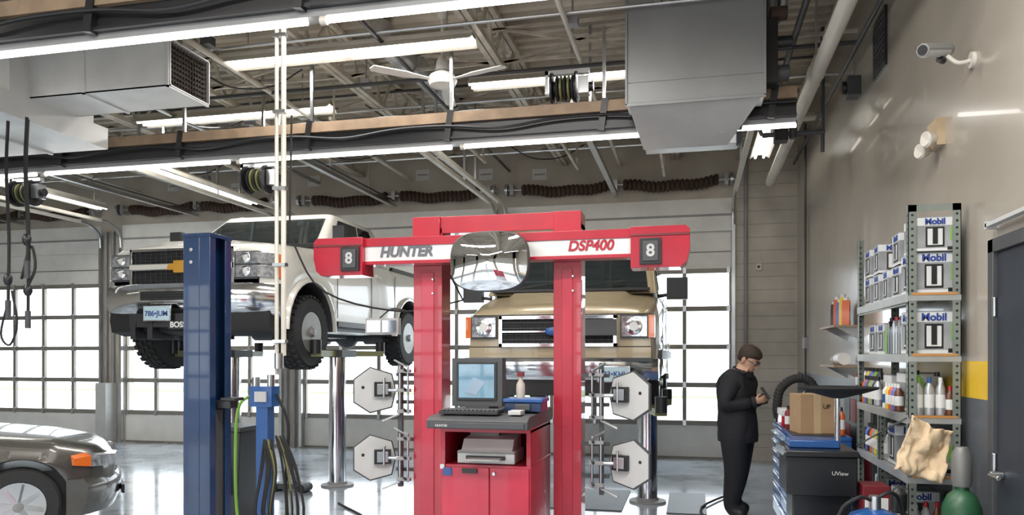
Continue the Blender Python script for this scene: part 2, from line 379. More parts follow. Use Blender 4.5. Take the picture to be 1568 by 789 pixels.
B.tube([(.58,7.3,4.6),(.75,7.3,4.65),(.8,7.2,4.85),(.8,7.2,5.12)],.05,GALV)
for x in(-.5,.5): B.beam((x,7.2,4.95),(x,7.2,ZC-.005),.04,.04,STL)
B.done(bevel=.004)
B=Bld('vent_pipe')
B.cyl((1.1,5.0,4.18),(1.1,11.6,4.1),.065,CREAM); B.cyl((1.32,3,4.8),(1.32,11.8,4.8),.05,CREAM); B.cyl((.95,4.4,4.62),(.95,11.8,4.62),.03,DGR); B.cyl((1.45,5.4,4.4),(1.45,11.8,4.4),.02,DGR)
for y in(5.6,7.4,9.6): B.beam((1.1,y,4.2),(1.1,y,ZC-.005),.02,.02,STL); B.lathe((1.1,y-.03,4.17),(0,1,0),[(.065,0),(.08,0),(.08,.06),(.065,.06)],CREAM)
B.done()
B=Bld('gas_pipe')
B.tube([(1.28,8.2,4.9),(1.28,8.2,3.65)],.02,DGR,sm=1); B.tube([(.7,8.2,3.85),(1.3,8.2,3.85)],.025,DGR,sm=1); B.box(.82,.95,8.15,8.3,3.78,3.95,BLK); B.cyl((1.0,8.2,3.8),(1.0,8.2,3.98),.04,DGR)
B.tube([(.7,8.2,3.85),(.62,8.2,4.1),(.62,8.0,4.6)],.02,DGR); B.tube([(.85,8.4,3.9),(.85,8.4,4.5),(.7,8.4,4.8),(.7,8.4,5.1)],.05,GALV)
B.done()
FANW=mat('fan_white',(.75,.74,.7),.4)
B=Bld('overhead_fan'); c=(-2.47,7.43)
B.cyl((*c,4.5),(*c,5.14),.018,FANW); B.lathe((*c,5.02),(0,0,1),[(.02,0),(.07,.06),(.075,.12)],FANW); B.lathe((*c,4.5),(0,0,1),[(.075,0),(.06,.1),(.02,.16)],FANW)
B.lathe((*c,4.33),(0,0,1),[(.03,0),(.13,.02),(.15,.07),(.13,.12),(.05,.17)],FANW,n=28)
for k in range(3):
    a=rad(222+120*k)
    B.M=Matrix.Translation((*c,4.4))@Matrix.Rotation(a,4,'Z')@Matrix.Rotation(rad(8),4,'X')
    B.prism([(.1,-.02),(.25,-.03),(.4,-.07),(.74,-.065),(.76,-.02),(.74,.05),(.4,.055),(.25,.03),(.1,.02)],'z',-.004,.004,FANW)
B.M=Matrix(); B.done()
def reel(x,y,z):
    B=Bld('hose_reel')
    B.lathe((x-.14,y,z),(1,0,0),[(.02,0),(.15,0),(.15,.02),(.07,.03),(.07,.22),(.15,.23),(.15,.25),(.02,.25)],BLK,n=22)
    for i in range(5): B.lathe((x-.1+i*.037,y,z),(1,0,0),[(.07,0),(.115,.01),(.115,.028),(.07,.036)],OLV if i%2 else RUB,n=18)
    B.box(x+.12,x+.22,y-.06,y+.06,z-.07,z+.09,STL); B.box(x-.2,x+.22,y-.03,y+.03,z+.13,z+.17,STL); B.box(x-.2,x-.17,y-.03,y+.03,z-.05,z+.17,STL); B.cyl((x+.16,y,z),(x+.26,y,z),.045,BLK)
    B.done()
reel(-1.16,7.2,4.14); reel(-4.5,7.35,3.48); reel(-7.5,7.35,3.48); reel(-8.4,7.35,3.48)
B=Bld('hanging_air_hose')
for x,y,zb in((-6.12,5.8,2.05),(-5.9,5.8,1.95),(-5.86,5.75,2.4)):
    B.tube([(x,y,3.76),(x-.02,y,3.3),(x+.01,y,2.7),(x,y,zb)],.014,RUB)
    B.cyl((x,y,zb-.1),(x,y,zb+.06),.025,DGR); B.sph((x,y,zb+.25),(.04,.04,.06),BLK,n=10)
B.tube([(-5.95,5.78,2.3),(-5.85,5.78,2.6),(-5.8,5.78,2.4),(-5.9,5.78,2.2)],.012,RUB)
B.tube([(-6.12,5.8,2.1),(-6.2,5.8,1.8),(-6.1,5.8,1.7),(-6.02,5.8,1.9),(-6.08,5.8,2.2)],.01,RUB)
B.done()
B=Bld('service_drop_pole'); x,y=-3.14,5.43
B.cyl((x-.03,y,1.45),(x-.03,y,4.66),.016,CREAM); B.cyl((x+.03,y,1.6),(x+.03,y,4.66),.02,CREAM)
for z in(1.7,2.3,2.9,3.5,4.1): B.box(x-.055,x+.055,y-.025,y+.025,z,z+.025,STL)
B.cyl((x+.0,y-.02,1.5),(x+.0,y-.02,1.62),.035,STL)
B.done()
B=Bld('air_service_stand'); x=-3.27
B.box(x-.05,x+.05,y-.05,y+.05,0.01,1.3,BLU2); B.box(x-.1,x+.09,y-.06,y+.06,1.2,1.36,BLU2); B.box(x-.05,x+.05,y-.075,y-.06,1.24,1.32,LGR); B.box(x-.16,x+.16,y-.16,y+.16,0,.012,BLU2)
B.cyl((x-.08,y,1.36),(x-.08,y,1.43),.03,STL); B.cyl((x+.05,y,1.36),(x+.05,y,1.45),.03,STL)
for i in range(8):
    w=.16+.034*i; dx=.16+.03*(i%3)
    B.tube([(x+dx-.12,y-.08,.95),(x+dx-w*.55+.06,y-.1,.7),(x+dx-w*.4,y-.1-.01*i,.35),(x+dx+.05,y-.11,.12+.02*i),(x+dx+w*.5,y-.1,.38),(x+dx+w*.3,y-.1,.75),(x+dx-.02,y-.08,.98)],.009,[RUB,HOSEY,RUB,RUB,RUB,RUB,RUB,RUB][i])
B.tube([(x-.1,y,1.3),(x-.2,y-.05,1.2),(x-.23,y-.05,.9),(x-.22,y-.05,.4),(x-.15,y-.05,.03)],.012,HOSEG)
B.tube([(x+.1,y,1.3),(x+.2,y,1.05),(x+.18,y,.6),(x+.22,y,.03)],.012,RUB)
B.done()
B=Bld('overhead_air_cable'); B.tube([(-3.1,5.5,2.55),(-2.9,5.7,2.12),(-2.4,6.2,1.98),(-2.0,6.6,2.1)],.008,RUB); B.tube([(-3.1,5.5,2.5),(-3.08,5.5,3.5)],.008,RUB,sm=1); B.tube([(-2.0,6.6,2.1),(-1.9,5.6,2.4)],.008,RUB,sm=1)
B.box(-2.72,-2.42,6.1,6.16,1.78,1.92,LGR); B.box(-2.7,-2.58,6.09,6.1,1.8,1.9,CHR); B.box(-2.56,-2.44,6.09,6.1,1.8,1.9,CHR); B.tube([(-2.6,6.12,1.92),(-2.5,6.15,2.0),(-2.4,6.2,1.99)],.006,RUB); B.done()
# ---- blue lift column
B=Bld('lift_column'); B.M=Matrix.Translation((-3.08,4.42,0))@Matrix.Rotation(rad(-2),4,'Z')
B.box(-.1,.02,-.11,.11,.02,2.38,BLU); B.box(.02,.1,-.11,-.095,.02,2.38,BLU); B.box(.02,.1,.095,.11,.02,2.38,BLU); B.box(.085,.1,-.1,-.05,.02,2.38,BLU); B.box(.085,.1,.05,.1,.02,2.38,BLU)
B.box(-.105,.105,-.115,.115,2.36,2.385,BLU); B.box(.025,.08,-.08,.08,.1,1.25,DGR); B.box(-.3,.3,-.25,.25,0,.02,BLU)
B.box(.08,.2,-.04,.04,1.26,1.31,BLK); B.box(.13,.24,-.05,.05,1.31,1.33,BLK)
B.cyl((.05,-.02,1.25),(.05,-.02,2.36),.01,STL)
for z in (2.2,2.28): B.cyl((-.04,-.116,z),(-.04,-.11,z),.012,STL)
B.done(bevel=.006)
# ================= VEHICLES =================
def arch(y,c,r,zc,lo):
    d=abs(y-c)
    return max(lo,zc+math.sqrt(r*r-d*d)) if d<r else lo
def carbody(B,L,zlo,zhi,wf,m,N=110,sh=.14,crown=.02):
    rings=[]
    for i in range(N+1):
        y=L*i/N; w=wf(y); lo=zlo(y); hi=zhi(y); h=hi-sh-lo
        half=[(w*.975,lo),(w*.995,lo+h*.25),(w,lo+h*.5),(w*.995,lo+h*.8),(w*.985,lo+h),(w*.965,hi-sh*.55),(w*.93,hi-sh*.25),(w*.86,hi-sh*.05),(w*.7,hi+crown*.3),(w*.35,hi+crown*.8)]
        ring=[(a,y,b) for a,b in half]+[(0,y,hi+crown)]+[(-a,y,b) for a,b in reversed(half)]
        rings.append(ring)
    B.loft(rings,m)
def green(B,yb0,yb1,yr0,yr1,zb,zr,wb,wr,m,g,sides,rear=True,fi=.08):
    A=[(-wb,yb0),(wb,yb0),(wb,yb1),(-wb,yb1)]; R=[(-wr,yr0),(wr,yr0),(wr,yr1),(-wr,yr1)]
    def ring(P,z,k=0):
        out=[]
        cx=sum(p[0] for p in P)/4; cy=sum(p[1] for p in P)/4
        for i in range(4):
            p=V((*P[i],0));a=V((*P[i-1],0));b=V((*P[(i+1)%4],0)); r=.09
            pa=p+(a-p).normalized()*r; pb=p+(b-p).normalized()*r
            for t in(0,.33,.67,1):
                q=pa*(1-t)**2+p*2*t*(1-t)+pb*t*t; q=V((cx,cy,0)).lerp(q,1-k); out.append((q.x,q.y,z))
        return out
    B.loft([ring(A,zb),ring(R,zr-.05),ring(R,zr-.02,.03),ring(R,zr,.12),ring(R,zr+.02,.5)],m)
    zt=zr-.05
    def P(face,s,t,o=.012):
        if face=='f': a,b,c,d=A[0],A[1],R[0],R[1]; n=V((0,-1,.5))
        if face=='r': a,b,c,d=A[1],A[2],R[1],R[2]; n=V((1,0,.2))
        if face=='l': a,b,c,d=A[0],A[3],R[0],R[3]; n=V((-1,0,.2))
        if face=='b': a,b,c,d=A[3],A[2],R[3],R[2]; n=V((0,1,.3))
        p=(V((*a,zb))*(1-s)+V((*b,zb))*s)*(1-t)+(V((*c,zt))*(1-s)+V((*d,zt))*s)*t
        return p+n.normalized()*o
    def pane(f,s0,s1,t0=.1,t1=.93):
        q=[P(f,s0,t0),P(f,s1,t0),P(f,s1,t1),P(f,s0,t1)]; q2=[P(f,s0,t0,-.01),P(f,s1,t0,-.01),P(f,s1,t1,-.01),P(f,s0,t1,-.01)]
        B.loft([q2,q],g)
    pane('f',fi,1-fi,.04,.93)
    if rear: pane('b',.1,.9)
    for s0,s1 in sides: pane('l',s0,s1); pane('r',s0,s1)
    return P
def wheel(B,cx,cy,cz,r,w,side,rim,steel=STL,knob=False,holes=8):
    s=side
    B.lathe((cx,cy,cz),(s,0,0),[(rim*.9,-w/2),(rim,-w/2),(r*.93,-w/2),(r,-w*.33),(r,w*.33),(r*.93,w/2),(rim*1.03,w/2),(rim,w/2-.01)],RUB,n=36)
    B.lathe((cx,cy,cz),(s,0,0),[(rim,w/2-.005),(rim*.95,w/2-.01),(rim*.9,w/2-.05),(rim*.55,w/2-.05),(rim*.4,w/2-.01),(rim*.22,w/2),(rim*.2,w/2+.03),(.01,w/2+.035)],steel,n=36)
    for k in range(holes):
        a=2*math.pi*k/holes; q=rim*.72
        B.cyl((cx+s*(w/2-.052),cy+q*math.cos(a),cz+q*math.sin(a)),(cx+s*(w/2-.044),cy+q*math.cos(a),cz+q*math.sin(a)),rim*.15,BLK,n=10)
    if knob:
        for k in range(30):
            a=2*math.pi*k/30
            for off in(-.36,-.12,.12,.36):
                aa=a+(.1 if off in(-.12,.36) else 0)
                c=V((cx+off*w,cy+(r+.004)*math.cos(aa),cz+(r+.004)*math.sin(aa)))
                t=V((0,-math.sin(aa),math.cos(aa)))*.024; n=V((0,math.cos(aa),math.sin(aa)))*.012; x=V((w*.09,0,0))
                B.loft([[c-t-x-n,c-t+x-n,c+t+x-n,c+t-x-n],[c-t-x+n,c-t+x+n,c+t+x+n,c+t-x+n]],RUB)
RIM=mat('rim_gray',(.3,.3,.29),.4,.5)
# ---- white pickup truck
B=Bld('pickup_truck'); B.M=Matrix.Translation((-5.13,6.98,1.45))
L=4.95; ay=(.84,3.85)
wf=lin((0,.86),(.04,.91),(.1,.95),(.2,.98),(.45,1.0),(4.8,1.0),(4.95,.98))
zlo=lambda y: max(arch(y,ay[0],.54,.43,.56),arch(y,ay[1],.54,.43,.56))
zhi=lin((0,1.235),(.03,1.27),(.1,1.3),(.25,1.335),(1.2,1.40),(1.5,1.42),(3.2,1.42),(3.3,1.40),(4.95,1.40))
carbody(B,L,zlo,zhi,wf,TW,sh=.16,crown=.03,N=150)
rg=[]
for y,w,z in((.05,.3,1.3),(.15,.46,1.37),(.5,.5,1.4),(1.15,.52,1.46)):
    rg.append([(-w,y,z-.06),(-w*.8,y,z),(w*.8,y,z),(w,y,z-.06)])
B.loft(rg,TW)
green(B,1.15,3.3,1.82,3.12,1.38,1.94,.95,.76,TW,GLS,[(.12,.5),(.54,.8)],fi=.05)
B.box(-.9,.9,1.1,1.16,1.405,1.45,BLK)
B.beam((-.6,1.2,1.47),(.05,1.14,1.45),.02,.015,BLK); B.beam((.1,1.2,1.47),(.7,1.14,1.45),.02,.015,BLK)
B.box(-.9,.9,3.45,4.85,1.38,1.43,BLK)
for ss in(-1,1):
    for y in ay:
        B.cyl((ss*.3,y,.42),(ss*.9,y,.42),.1,DGR); wheel(B,ss*.87,y,.41,.40,.27,ss,.23,RIM,knob=True)
        B.loft([[(ss*q,y+rr*math.cos(rad(a)),.43+rr*math.sin(rad(a))) for a in range(0,181,12)] for q,rr in((.97,.54),(1.03,.54),(1.03,.565),(.97,.6))],TW,caps=False,closed=False)
        B.loft([[(ss*q,y+.535*math.cos(rad(a)),.43+.535*math.sin(rad(a))) for a in range(0,181,12)] for q in(.6,.99)],DGR,caps=False,closed=False)
    B.box(*sorted((ss*1.02,ss*1.17)),1.3,1.4,1.47,1.68,BLK); B.box(*sorted((ss*.93,ss*1.05)),1.33,1.38,1.48,1.52,BLK)
    for y in(1.48,2.48,3.3): B.box(ss*1.0-.004,ss*1.0+.004,y-.005,y+.005,.6,1.28,DGR)
    for y in(2.3,2.62): B.box(ss*1.0-.012,ss*1.0+.018,y,y+.14,1.2,1.235,TW)
    B.box(ss*.995-.02,ss*.995+.03,1.45,3.3,.5,.56,BLK)
    x0,x1=sorted((ss*.61,ss*.86)); B.box(x0,x1,-.03,.12,.93,1.215,DGR); B.box(x0+.008,x1-.005,-.045,.1,.95,1.07,LENS); B.box(x0+.008,x1-.005,-.045,.1,1.085,1.2,LENS)
    for za,zb in((.95,1.07),(1.085,1.2)):
        B.loft([[(ss*.86,-.045,za),(ss*.86,-.045,zb),(ss*.84,.1,zb),(ss*.84,.1,za)],[(ss*.945,.04,za),(ss*.945,.04,zb),(ss*.9,.15,zb),(ss*.9,.15,za)],[(ss*.985,.16,za),(ss*.985,.16,zb),(ss*.92,.2,zb),(ss*.92,.2,za)]],LENS)
        B.loft([[(ss*.985,.16,za),(ss*.985,.16,zb),(ss*.92,.2,zb),(ss*.92,.2,za)],[(ss*.998,.23,za),(ss*.998,.23,zb),(ss*.95,.25,zb),(ss*.95,.25,za)]],AMB)
    for zc in(1.01,1.145):
        B.lathe((ss*.735,-.046,zc),(0,-1,0),[(.05,0),(.055,.006),(.045,.01)],CHR,n=18); B.cyl((ss*.735,-.05,zc),(ss*.735,-.058,zc),.03,WHITE)
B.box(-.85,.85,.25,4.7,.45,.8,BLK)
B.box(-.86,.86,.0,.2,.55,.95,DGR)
for z0,z1 in((.87,.9),(1.235,1.262)): B.box(-.61,.61,-.07,.1,z0,z1,CHR)
for s_ in(-1,1): B.box(*sorted((s_*.585,s_*.615)),-.07,.1,.87,1.262,CHR)
B.box(-.585,.585,-.04,.05,.9,1.235,MBLK); B.box(-.6,.6,-.085,.0,1.035,1.105,CHR); B.box(-.6,.6,-.09,.0,1.045,1.098,TW)
for z0 in(.925,.965,1.0,1.135,1.17,1.205): B.box(-.58,.58,-.052,-.04,z0,z0+.005,DGR)
for i in range(-9,10): B.box(i*.062-.0025,i*.062+.0025,-.05,-.04,.9,1.235,DGR)
B.prism([(-.14,1.035),(-.06,1.035),(-.06,1.005),(.06,1.005),(.06,1.035),(.14,1.035),(.12,1.1),(.06,1.1),(.06,1.13),(-.06,1.13),(-.06,1.1),(-.12,1.1)],'y',-.11,-.07,GOLD)
rings=[]
for i in range(21):
    x=-1.02+2.04*i/20; yy=-.2+.26*abs(x)**3.2
    rings.append([(x,yy+.16,.89),(x,yy+.03,.89),(x,yy,.86),(x,yy-.01,.78),(x,yy-.012,.7),(x,yy+.02,.62),(x,yy+.08,.56),(x,yy+.16,.54)])
B.loft(rings,CHR)
B.box(-.38,.38,-.222,-.1,.7,.82,CHR); B.box(-.36,.36,-.226,-.1,.715,.805,MBLK)
for i in range(3): B.box(-.35,.35,-.232,-.22,.73+i*.025,.735+i*.025,DGR)
B.box(-.5,.3,-.21,-.1,.44,.58,BLK)
rings=[]
for i in range(13):
    x=-.95+1.9*i/12; yy=-.14+.22*abs(x)**3
    rings.append([(x,yy,.62),(x,yy-.01,.52),(x,yy+.02,.4),(x,yy+.2,.36),(x,yy+.2,.62)])
B.loft(rings,MBLK)
B.box(-.3,.02,-.255,-.235,.5,.66,CHR); B.box(-.29,.01,-.262,-.25,.51,.65,PLT)
B.text('786•JUM',(-.14,-.265,.575),.075,NAVY,bold=.001)
B.box(-.0,.25,-.27,-.2,.42,.5,BLK); B.text('BOSS',(.12,-.275,.46),.08,WHITE,bold=.002)
for q in(-.45,-.25,.2,.42): B.box(q-.03,q+.03,-.22,.2,.32,.5,BLK)
B.cyl((-.8,.84,.42),(.8,.84,.42),.05,DGR); B.cyl((-.8,3.85,.42),(.8,3.85,.42),.06,DGR); B.sph((0,3.85,.42),(.18,.16,.16),DGR)
B.box(-.2,.2,1.2,3.4,.4,.55,DGR)
B.cyl((-.78,1.25,1.95),(-.78,1.25,2.0),.01,BLK)
B.done(bevel=.004)
# ---- tan van
B=Bld('cargo_van'); B.M=Matrix.Translation((-1.32,7.66,.94))
L=4.3; ay=(1.0,3.4)
wf=lin((0,.93),(.15,.97),(.5,1.0),(4.2,1.0),(4.3,.97))
zlo=lambda y: max(arch(y,ay[0],.44,.38,.42),arch(y,ay[1],.44,.38,.42))
zhi=lin((0,1.08),(.03,1.12),(.1,1.15),(.5,1.25),(.85,1.33),(1.0,1.36),(4.3,1.36))
carbody(B,L,zlo,zhi,wf,TAN,sh=.14,crown=.035)
green(B,.78,4.28,1.45,4.15,1.34,2.06,.96,.84,TAN,GLS,[(.1,.3),(.34,.6),(.64,.92)],fi=.05)
rg=[]
for y,w,z in((.05,.5,1.13),(.3,.6,1.24),(.8,.7,1.37)): rg.append([(-w,y,z-.04),(-w*.9,y,z+.012),(w*.9,y,z+.012),(w,y,z-.04)])
B.loft(rg,TAN)
for ss in(-1,1):
    for y in ay: wheel(B,ss*.86,y,.37,.36,.23,ss,.2,STL)
    x0,x1=sorted((ss*.63,ss*.905)); B.box(x0,x1,-.03,.1,.83,1.065,DGR); B.box(x0+.015,x1-.01,-.045,.1,.85,1.05,LENS)
    B.box(*sorted((ss*.905,ss*.965)),-.035,.16,.84,1.06,AMB); B.lathe((ss*.765,-.046,.95),(0,-1,0),[(.08,0),(.085,.006),(.075,.01)],CHR,n=20); B.cyl((ss*.765,-.05,.95),(ss*.765,-.06,.95),.045,WHITE)
    B.box(*sorted((ss*1.05,ss*1.28)),.92,1.02,1.28,1.52,BLK); B.tube([(ss*.95,1.0,1.32),(ss*1.1,.98,1.34)],.02,BLK,sm=1)
    B.box(ss*1.0-.01,ss*1.0+.02,.5,4.2,.62,.72,DGR)
    for y in(1.25,2.3): B.box(ss*1.0-.004,ss*1.0+.004,y-.005,y+.005,.5,1.3,DGR)
B.beam((.0,.74,1.41),(.6,.86,1.5),.02,.012,BLK); B.beam((-.7,.74,1.4),(-.1,.86,1.5),.02,.012,BLK); B.box(-.88,.88,.72,.8,1.37,1.4,BLK)
B.box(-.93,.93,-.008,.02,1.07,1.08,BLK)
for z0,z1 in((.75,.785),(1.03,1.065)): B.box(-.6,.6,-.07,.08,z0,z1,CHR)
for s_ in(-1,1): B.box(*sorted((s_*.565,s_*.6)),-.07,.08,.75,1.065,CHR)
B.box(-.565,.565,-.04,0,.785,1.03,MBLK)
for i in range(4): B.box(-.56,.56,-.052,-.04,.82+i*.058,.823+i*.058,GRY)
for i in range(-7,8): B.box(i*.075-.0015,i*.075+.0015,-.05,-.04,.785,1.03,DGR)
B.box(-.565,.565,-.08,-.04,.895,.912,CHR)
B.sph((-.02,-.085,.905),(.1,.015,.045),BLU2,n=16); B.box(.2,.6,-.13,-.085,.86,1.02,DGR)
B.box(-.93,.93,-.02,.1,.62,.75,TAN); B.box(-.93,.93,-.022,.1,.745,.755,BLK)
rings=[]
for i in range(17):
    x=-1.0+2.0*i/16; yy=-.16+.2*abs(x)**3
    rings.append([(x,yy+.14,.63),(x,yy+.02,.63),(x,yy-.01,.6),(x,yy-.015,.5),(x,yy+.02,.42),(x,yy+.14,.4)])
B.loft(rings,CHR)
B.box(-.95,.95,-.1,.1,.6,.64,DGR)
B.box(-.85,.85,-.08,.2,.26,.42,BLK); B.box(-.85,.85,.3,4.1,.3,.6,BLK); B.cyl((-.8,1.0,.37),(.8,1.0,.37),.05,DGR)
B.box(.42,.74,-.19,-.17,.4,.56,CHR); B.box(.43,.73,-.2,-.18,.41,.55,PLT); B.text('833•KHL',(.58,-.203,.48),.07,NAVY,bold=.001)
B.done(bevel=.005)
# ---- gray sedan
B=Bld('sedan_car'); B.M=Matrix.Translation((-5.6,6.5,0))@Matrix.Rotation(rad(133),4,'Z')
L=4.9; ay=(.74,3.65)
wf=lin((0,.55),(.05,.68),(.2,.82),(.5,.91),(1.0,.93),(4.2,.93),(4.7,.86),(4.9,.7))
zlo=lambda y: max(arch(y,ay[0],.385,.33,lin((0,.3),(.3,.2),(5,.22))(y)),arch(y,ay[1],.385,.33,.2))
zhi=lin((0,.63),(.05,.72),(.15,.78),(.5,.86),(1.0,.92),(1.6,.97),(3.8,1.0),(4.8,.95),(4.9,.8))
carbody(B,L,zlo,zhi,wf,SED,sh=.16,crown=.035,N=130)
green(B,1.7,4.15,2.35,3.6,.95,1.42,.86,.66,SED,GLS,[(.12,.48),(.52,.86)])
for ss in(-1,1):
    for y in ay: wheel(B,ss*.82,y,.325,.32,.21,ss,.205,RIM,holes=0)
    for k in range(8):
        a=2*math.pi*k/8+.2; B.beam((ss*.93,ay[0]+.03*math.cos(a),.325+.03*math.sin(a)),(ss*.92,ay[0]+.19*math.cos(a),.325+.19*math.sin(a)),.02,.04,CHR)
    B.lathe((ss*.91,ay[0],.325),(ss,0,0),[(.19,0),(.205,0),(.205,.02),(.19,.02)],CHR,n=30)
    B.loft([[(ss*.38,-.02,.6),(ss*.38,-.02,.7),(ss*.38,.1,.73),(ss*.38,.1,.6)],[(ss*.6,.0,.6),(ss*.6,.0,.7),(ss*.56,.15,.74),(ss*.56,.15,.6)],[(ss*.755,.09,.61),(ss*.755,.09,.71),(ss*.68,.2,.745),(ss*.68,.2,.61)],[(ss*.835,.2,.62),(ss*.835,.2,.715),(ss*.75,.28,.76),(ss*.75,.28,.62)]],LENS)
    B.loft([[(ss*.835,.2,.62),(ss*.835,.2,.715),(ss*.75,.28,.76),(ss*.75,.28,.62)],[(ss*.885,.33,.64),(ss*.885,.33,.70),(ss*.8,.38,.75),(ss*.8,.38,.64)]],AMB)
    B.box(*sorted((ss*.93,ss*.965)),1.35,3.3,.5,.58,SED); B.box(*sorted((ss*.95,ss*1.1)),1.85,1.95,.98,1.1,SED)
    for y in(1.35,2.5,3.3): B.box(ss*.93-.006,ss*.93+.004,y-.004,y+.004,.3,.9,BLK)
rings=[]
for i in range(21):
    x=-.9+1.8*i/20; yy=-.06+.42*abs(x)**3.2
    rings.append([(x,yy+.15,.52),(x,yy+.02,.52),(x,yy-.01,.48),(x,yy-.015,.42),(x,yy+.0,.3),(x,yy+.05,.2),(x,yy+.15,.18)])
B.loft(rings,SED)
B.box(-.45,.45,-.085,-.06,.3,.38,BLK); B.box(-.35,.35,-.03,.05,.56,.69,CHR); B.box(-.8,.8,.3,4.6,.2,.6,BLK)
B.done()
# ---- in-ground lift posts and arms
def inlift(x0,x1,y,zt):
    B=Bld('vehicle_lift')
    for x in(x0,x1):
        B.cyl((x,y,0),(x,y,zt),.105,CHR,n=28); B.lathe((x,y,0),(0,0,1),[(.2,0),(.2,.02),(.12,.03),(.12,.05)],GRY,n=24)
        B.box(x-.16,x+.16,y-.2,y+.2,zt,zt+.09,DGR)
        for dy in(-1,1):
            sx=(1 if x==x1 else -1)
            B.beam((x,y+dy*.1,zt+.045),(x+.18*sx,y+dy*.9,zt+.045),.12,.07,OLV)
            B.cyl((x+.18*sx,y+dy*.9,zt+.045),(x+.18*sx,y+dy*.9,zt+.2),.06,BLK)
    return B.done()
inlift(-5.7,-4.25,8.7,1.58); inlift(-2.1,-.47,8.5,1.0)
# ================= ALIGNMENT MACHINE =================
B=Bld('wheel_alignment_portal')
for a,b in((-1.965,-1.748),(-.935,-.741)):
    B.box(a,b,5.25,5.45,0,2.52,RED); B.box(a+.06,b-.06,5.243,5.25,.05,2.2,REDP); B.box(a-.05,b+.05,5.1,5.6,0,.02,RED)
B.box(-1.965,-.741,5.25,5.45,2.48,2.6,RED)
B.box(-1.965,-1.76,5.23,5.25,2.38,2.6,RED);B.box(-.93,-.741,5.23,5.25,2.38,2.6,RED)
B.box(-2.3,-.37,5.1,5.23,2.38,2.44,RED); B.box(-2.3,-.37,5.1,5.23,2.25,2.275,RED); B.box(-2.3,-.37,5.11,5.23,2.27,2.39,WHITE)
for sx,c in((-1,-2.3),(1,-.37)):
    e=c+sx*.36
    B.prism([(c-sx*.02,2.175),(e-sx*.06,2.175),(e-sx*.02,2.21),(e,2.3),(e,2.42),(e-sx*.03,2.445),(c-sx*.02,2.445)],'y',5.06,5.26,RED)
    B.prism([(c-sx*.02,2.38),(e-sx*.0,2.38),(e-sx*.0,2.4),(c-sx*.02,2.395)],'y',5.055,5.06,REDK)
for xc,z in((-2.37,2.29),(-.26,2.28)):
    B.box(xc-.07,xc+.07,5.04,5.06,z-.085,z+.085,BLK); B.box(xc-.05,xc+.05,5.03,5.04,z-.065,z+.065,DGR); B.text('8',(xc,5.027,z),.11,LGR,bold=.003)
B.text('HUNTER',(-1.97,5.105,2.335),.1,mat('lettering_gray',(.12,.12,.14),.4),shear=.2,bold=.004)
B.text('DSP400',(-.66,5.105,2.335),.095,RED,shear=.2,bold=.003)
for x in(-1.7,-1.0): B.box(x-.06,x+.06,5.2,5.3,2.27,2.42,REDK)
for a,b in((-1.965,-1.748),(-.935,-.741)):
    for z in(2.15,2.05): B.cyl(((a+b)/2+.04,5.236,z),((a+b)/2+.04,5.25,z),.01,STL,n=8)
B.done(bevel=.01)
B=Bld('convex_mirror'); c=(-1.325,4.98,2.235); rings=[]
def se(t,a,b,n=3.0): 
    ct,st=math.cos(t),math.sin(t); return a*math.copysign(abs(ct)**(2/n),ct),b*math.copysign(abs(st)**(2/n),st)
for k,dy in((1,.03),(1.0,-.0),(.97,-.012)):
    rings.append([(c[0]+se(2*math.pi*i/40,.275,.205)[0]*k,c[1]+dy,c[2]+se(2*math.pi*i/40,.275,.205)[1]*k) for i in range(40)])
B.loft(rings,DGR)
rings=[]
for j in range(15):
    k=.96*(1-j/14)+.002; dy=-.014-.045*(1-k*k)
    rings.append([(c[0]+se(2*math.pi*i/64,.275,.205)[0]*k,c[1]+dy,c[2]+se(2*math.pi*i/64,.275,.205)[1]*k) for i in range(64)])
B.loft(rings,MIR); B.box(c[0]-.03,c[0]+.03,5.0,5.1,2.2,2.3,BLK)
B.done(ang=60)
def target(x,z,s):
    B=Bld('wheel_alignment_target'); B.M=Matrix.Translation((x,5.2,z))@Matrix.Rotation(rad(s*24),4,'Z')
    hx=[(-.15*s,-.09),(-.15*s,.08),(-.03*s,.17),(.13*s,.12),(.16*s,.0),(.13*s,-.13),(-.03*s,-.17)]
    B.prism(hx,'y',-.012,.012,DGR); B.prism([(a*.94,b*.94) for a,b in hx],'y',-.018,-.011,LGR)
    B.box(*sorted((0,.12*s)),-.05,-.018,-.045,.06,BLK)
    B.box(*sorted((.02*s,.1*s)),-.06,-.05,-.03,.045,STL)
    B.cyl((-.08*s,-.02,.02),(-.08*s,-.016,.02),.012,BLK); B.cyl((.07*s,-.055,-.05),(.07*s,-.055,.09),.01,STL)
    B.M=Matrix.Translation((x,5.2,z))
    xx=.2*s
    for q in(0,.06*s): B.cyl((xx+q,0,-.17),(xx+q,0,.18),.008,STL)
    for h in(-.15,.0,.14):
        B.box(*sorted((xx-.02*s,xx+.08*s)),-.02,.02,h-.012,h+.012,GRY)
        B.cyl((xx+.05*s,-.01,h),(xx+.05*s,-.06,h+.02),.01,BLK)
    B.cyl((.05*s,0,.0),(xx,0,.0),.014,STL)
    B.beam((xx,0,-.17),(xx-.12*s,-.04,-.22),.025,.012,GALV); B.beam((xx+.05*s,0,.17),(xx-.03*s,-.04,.22),.025,.012,GALV)
    return B.done(bevel=.003)
for z in(1.35,.86): target(-2.25,z,1)
for z in(1.33,.87): target(-.4,z,-1)
B=Bld('target_rack')
for a,b in((-2.1,-1.965),(-.741,-.55)):
    for z in(1.45,1.25,.98,.76): B.box(a,b,5.25,5.29,z,z+.025,DGR)
for x in(-2.06,-.6): B.box(x-.015,x+.015,5.22,5.26,.65,1.55,DGR)
B.done()
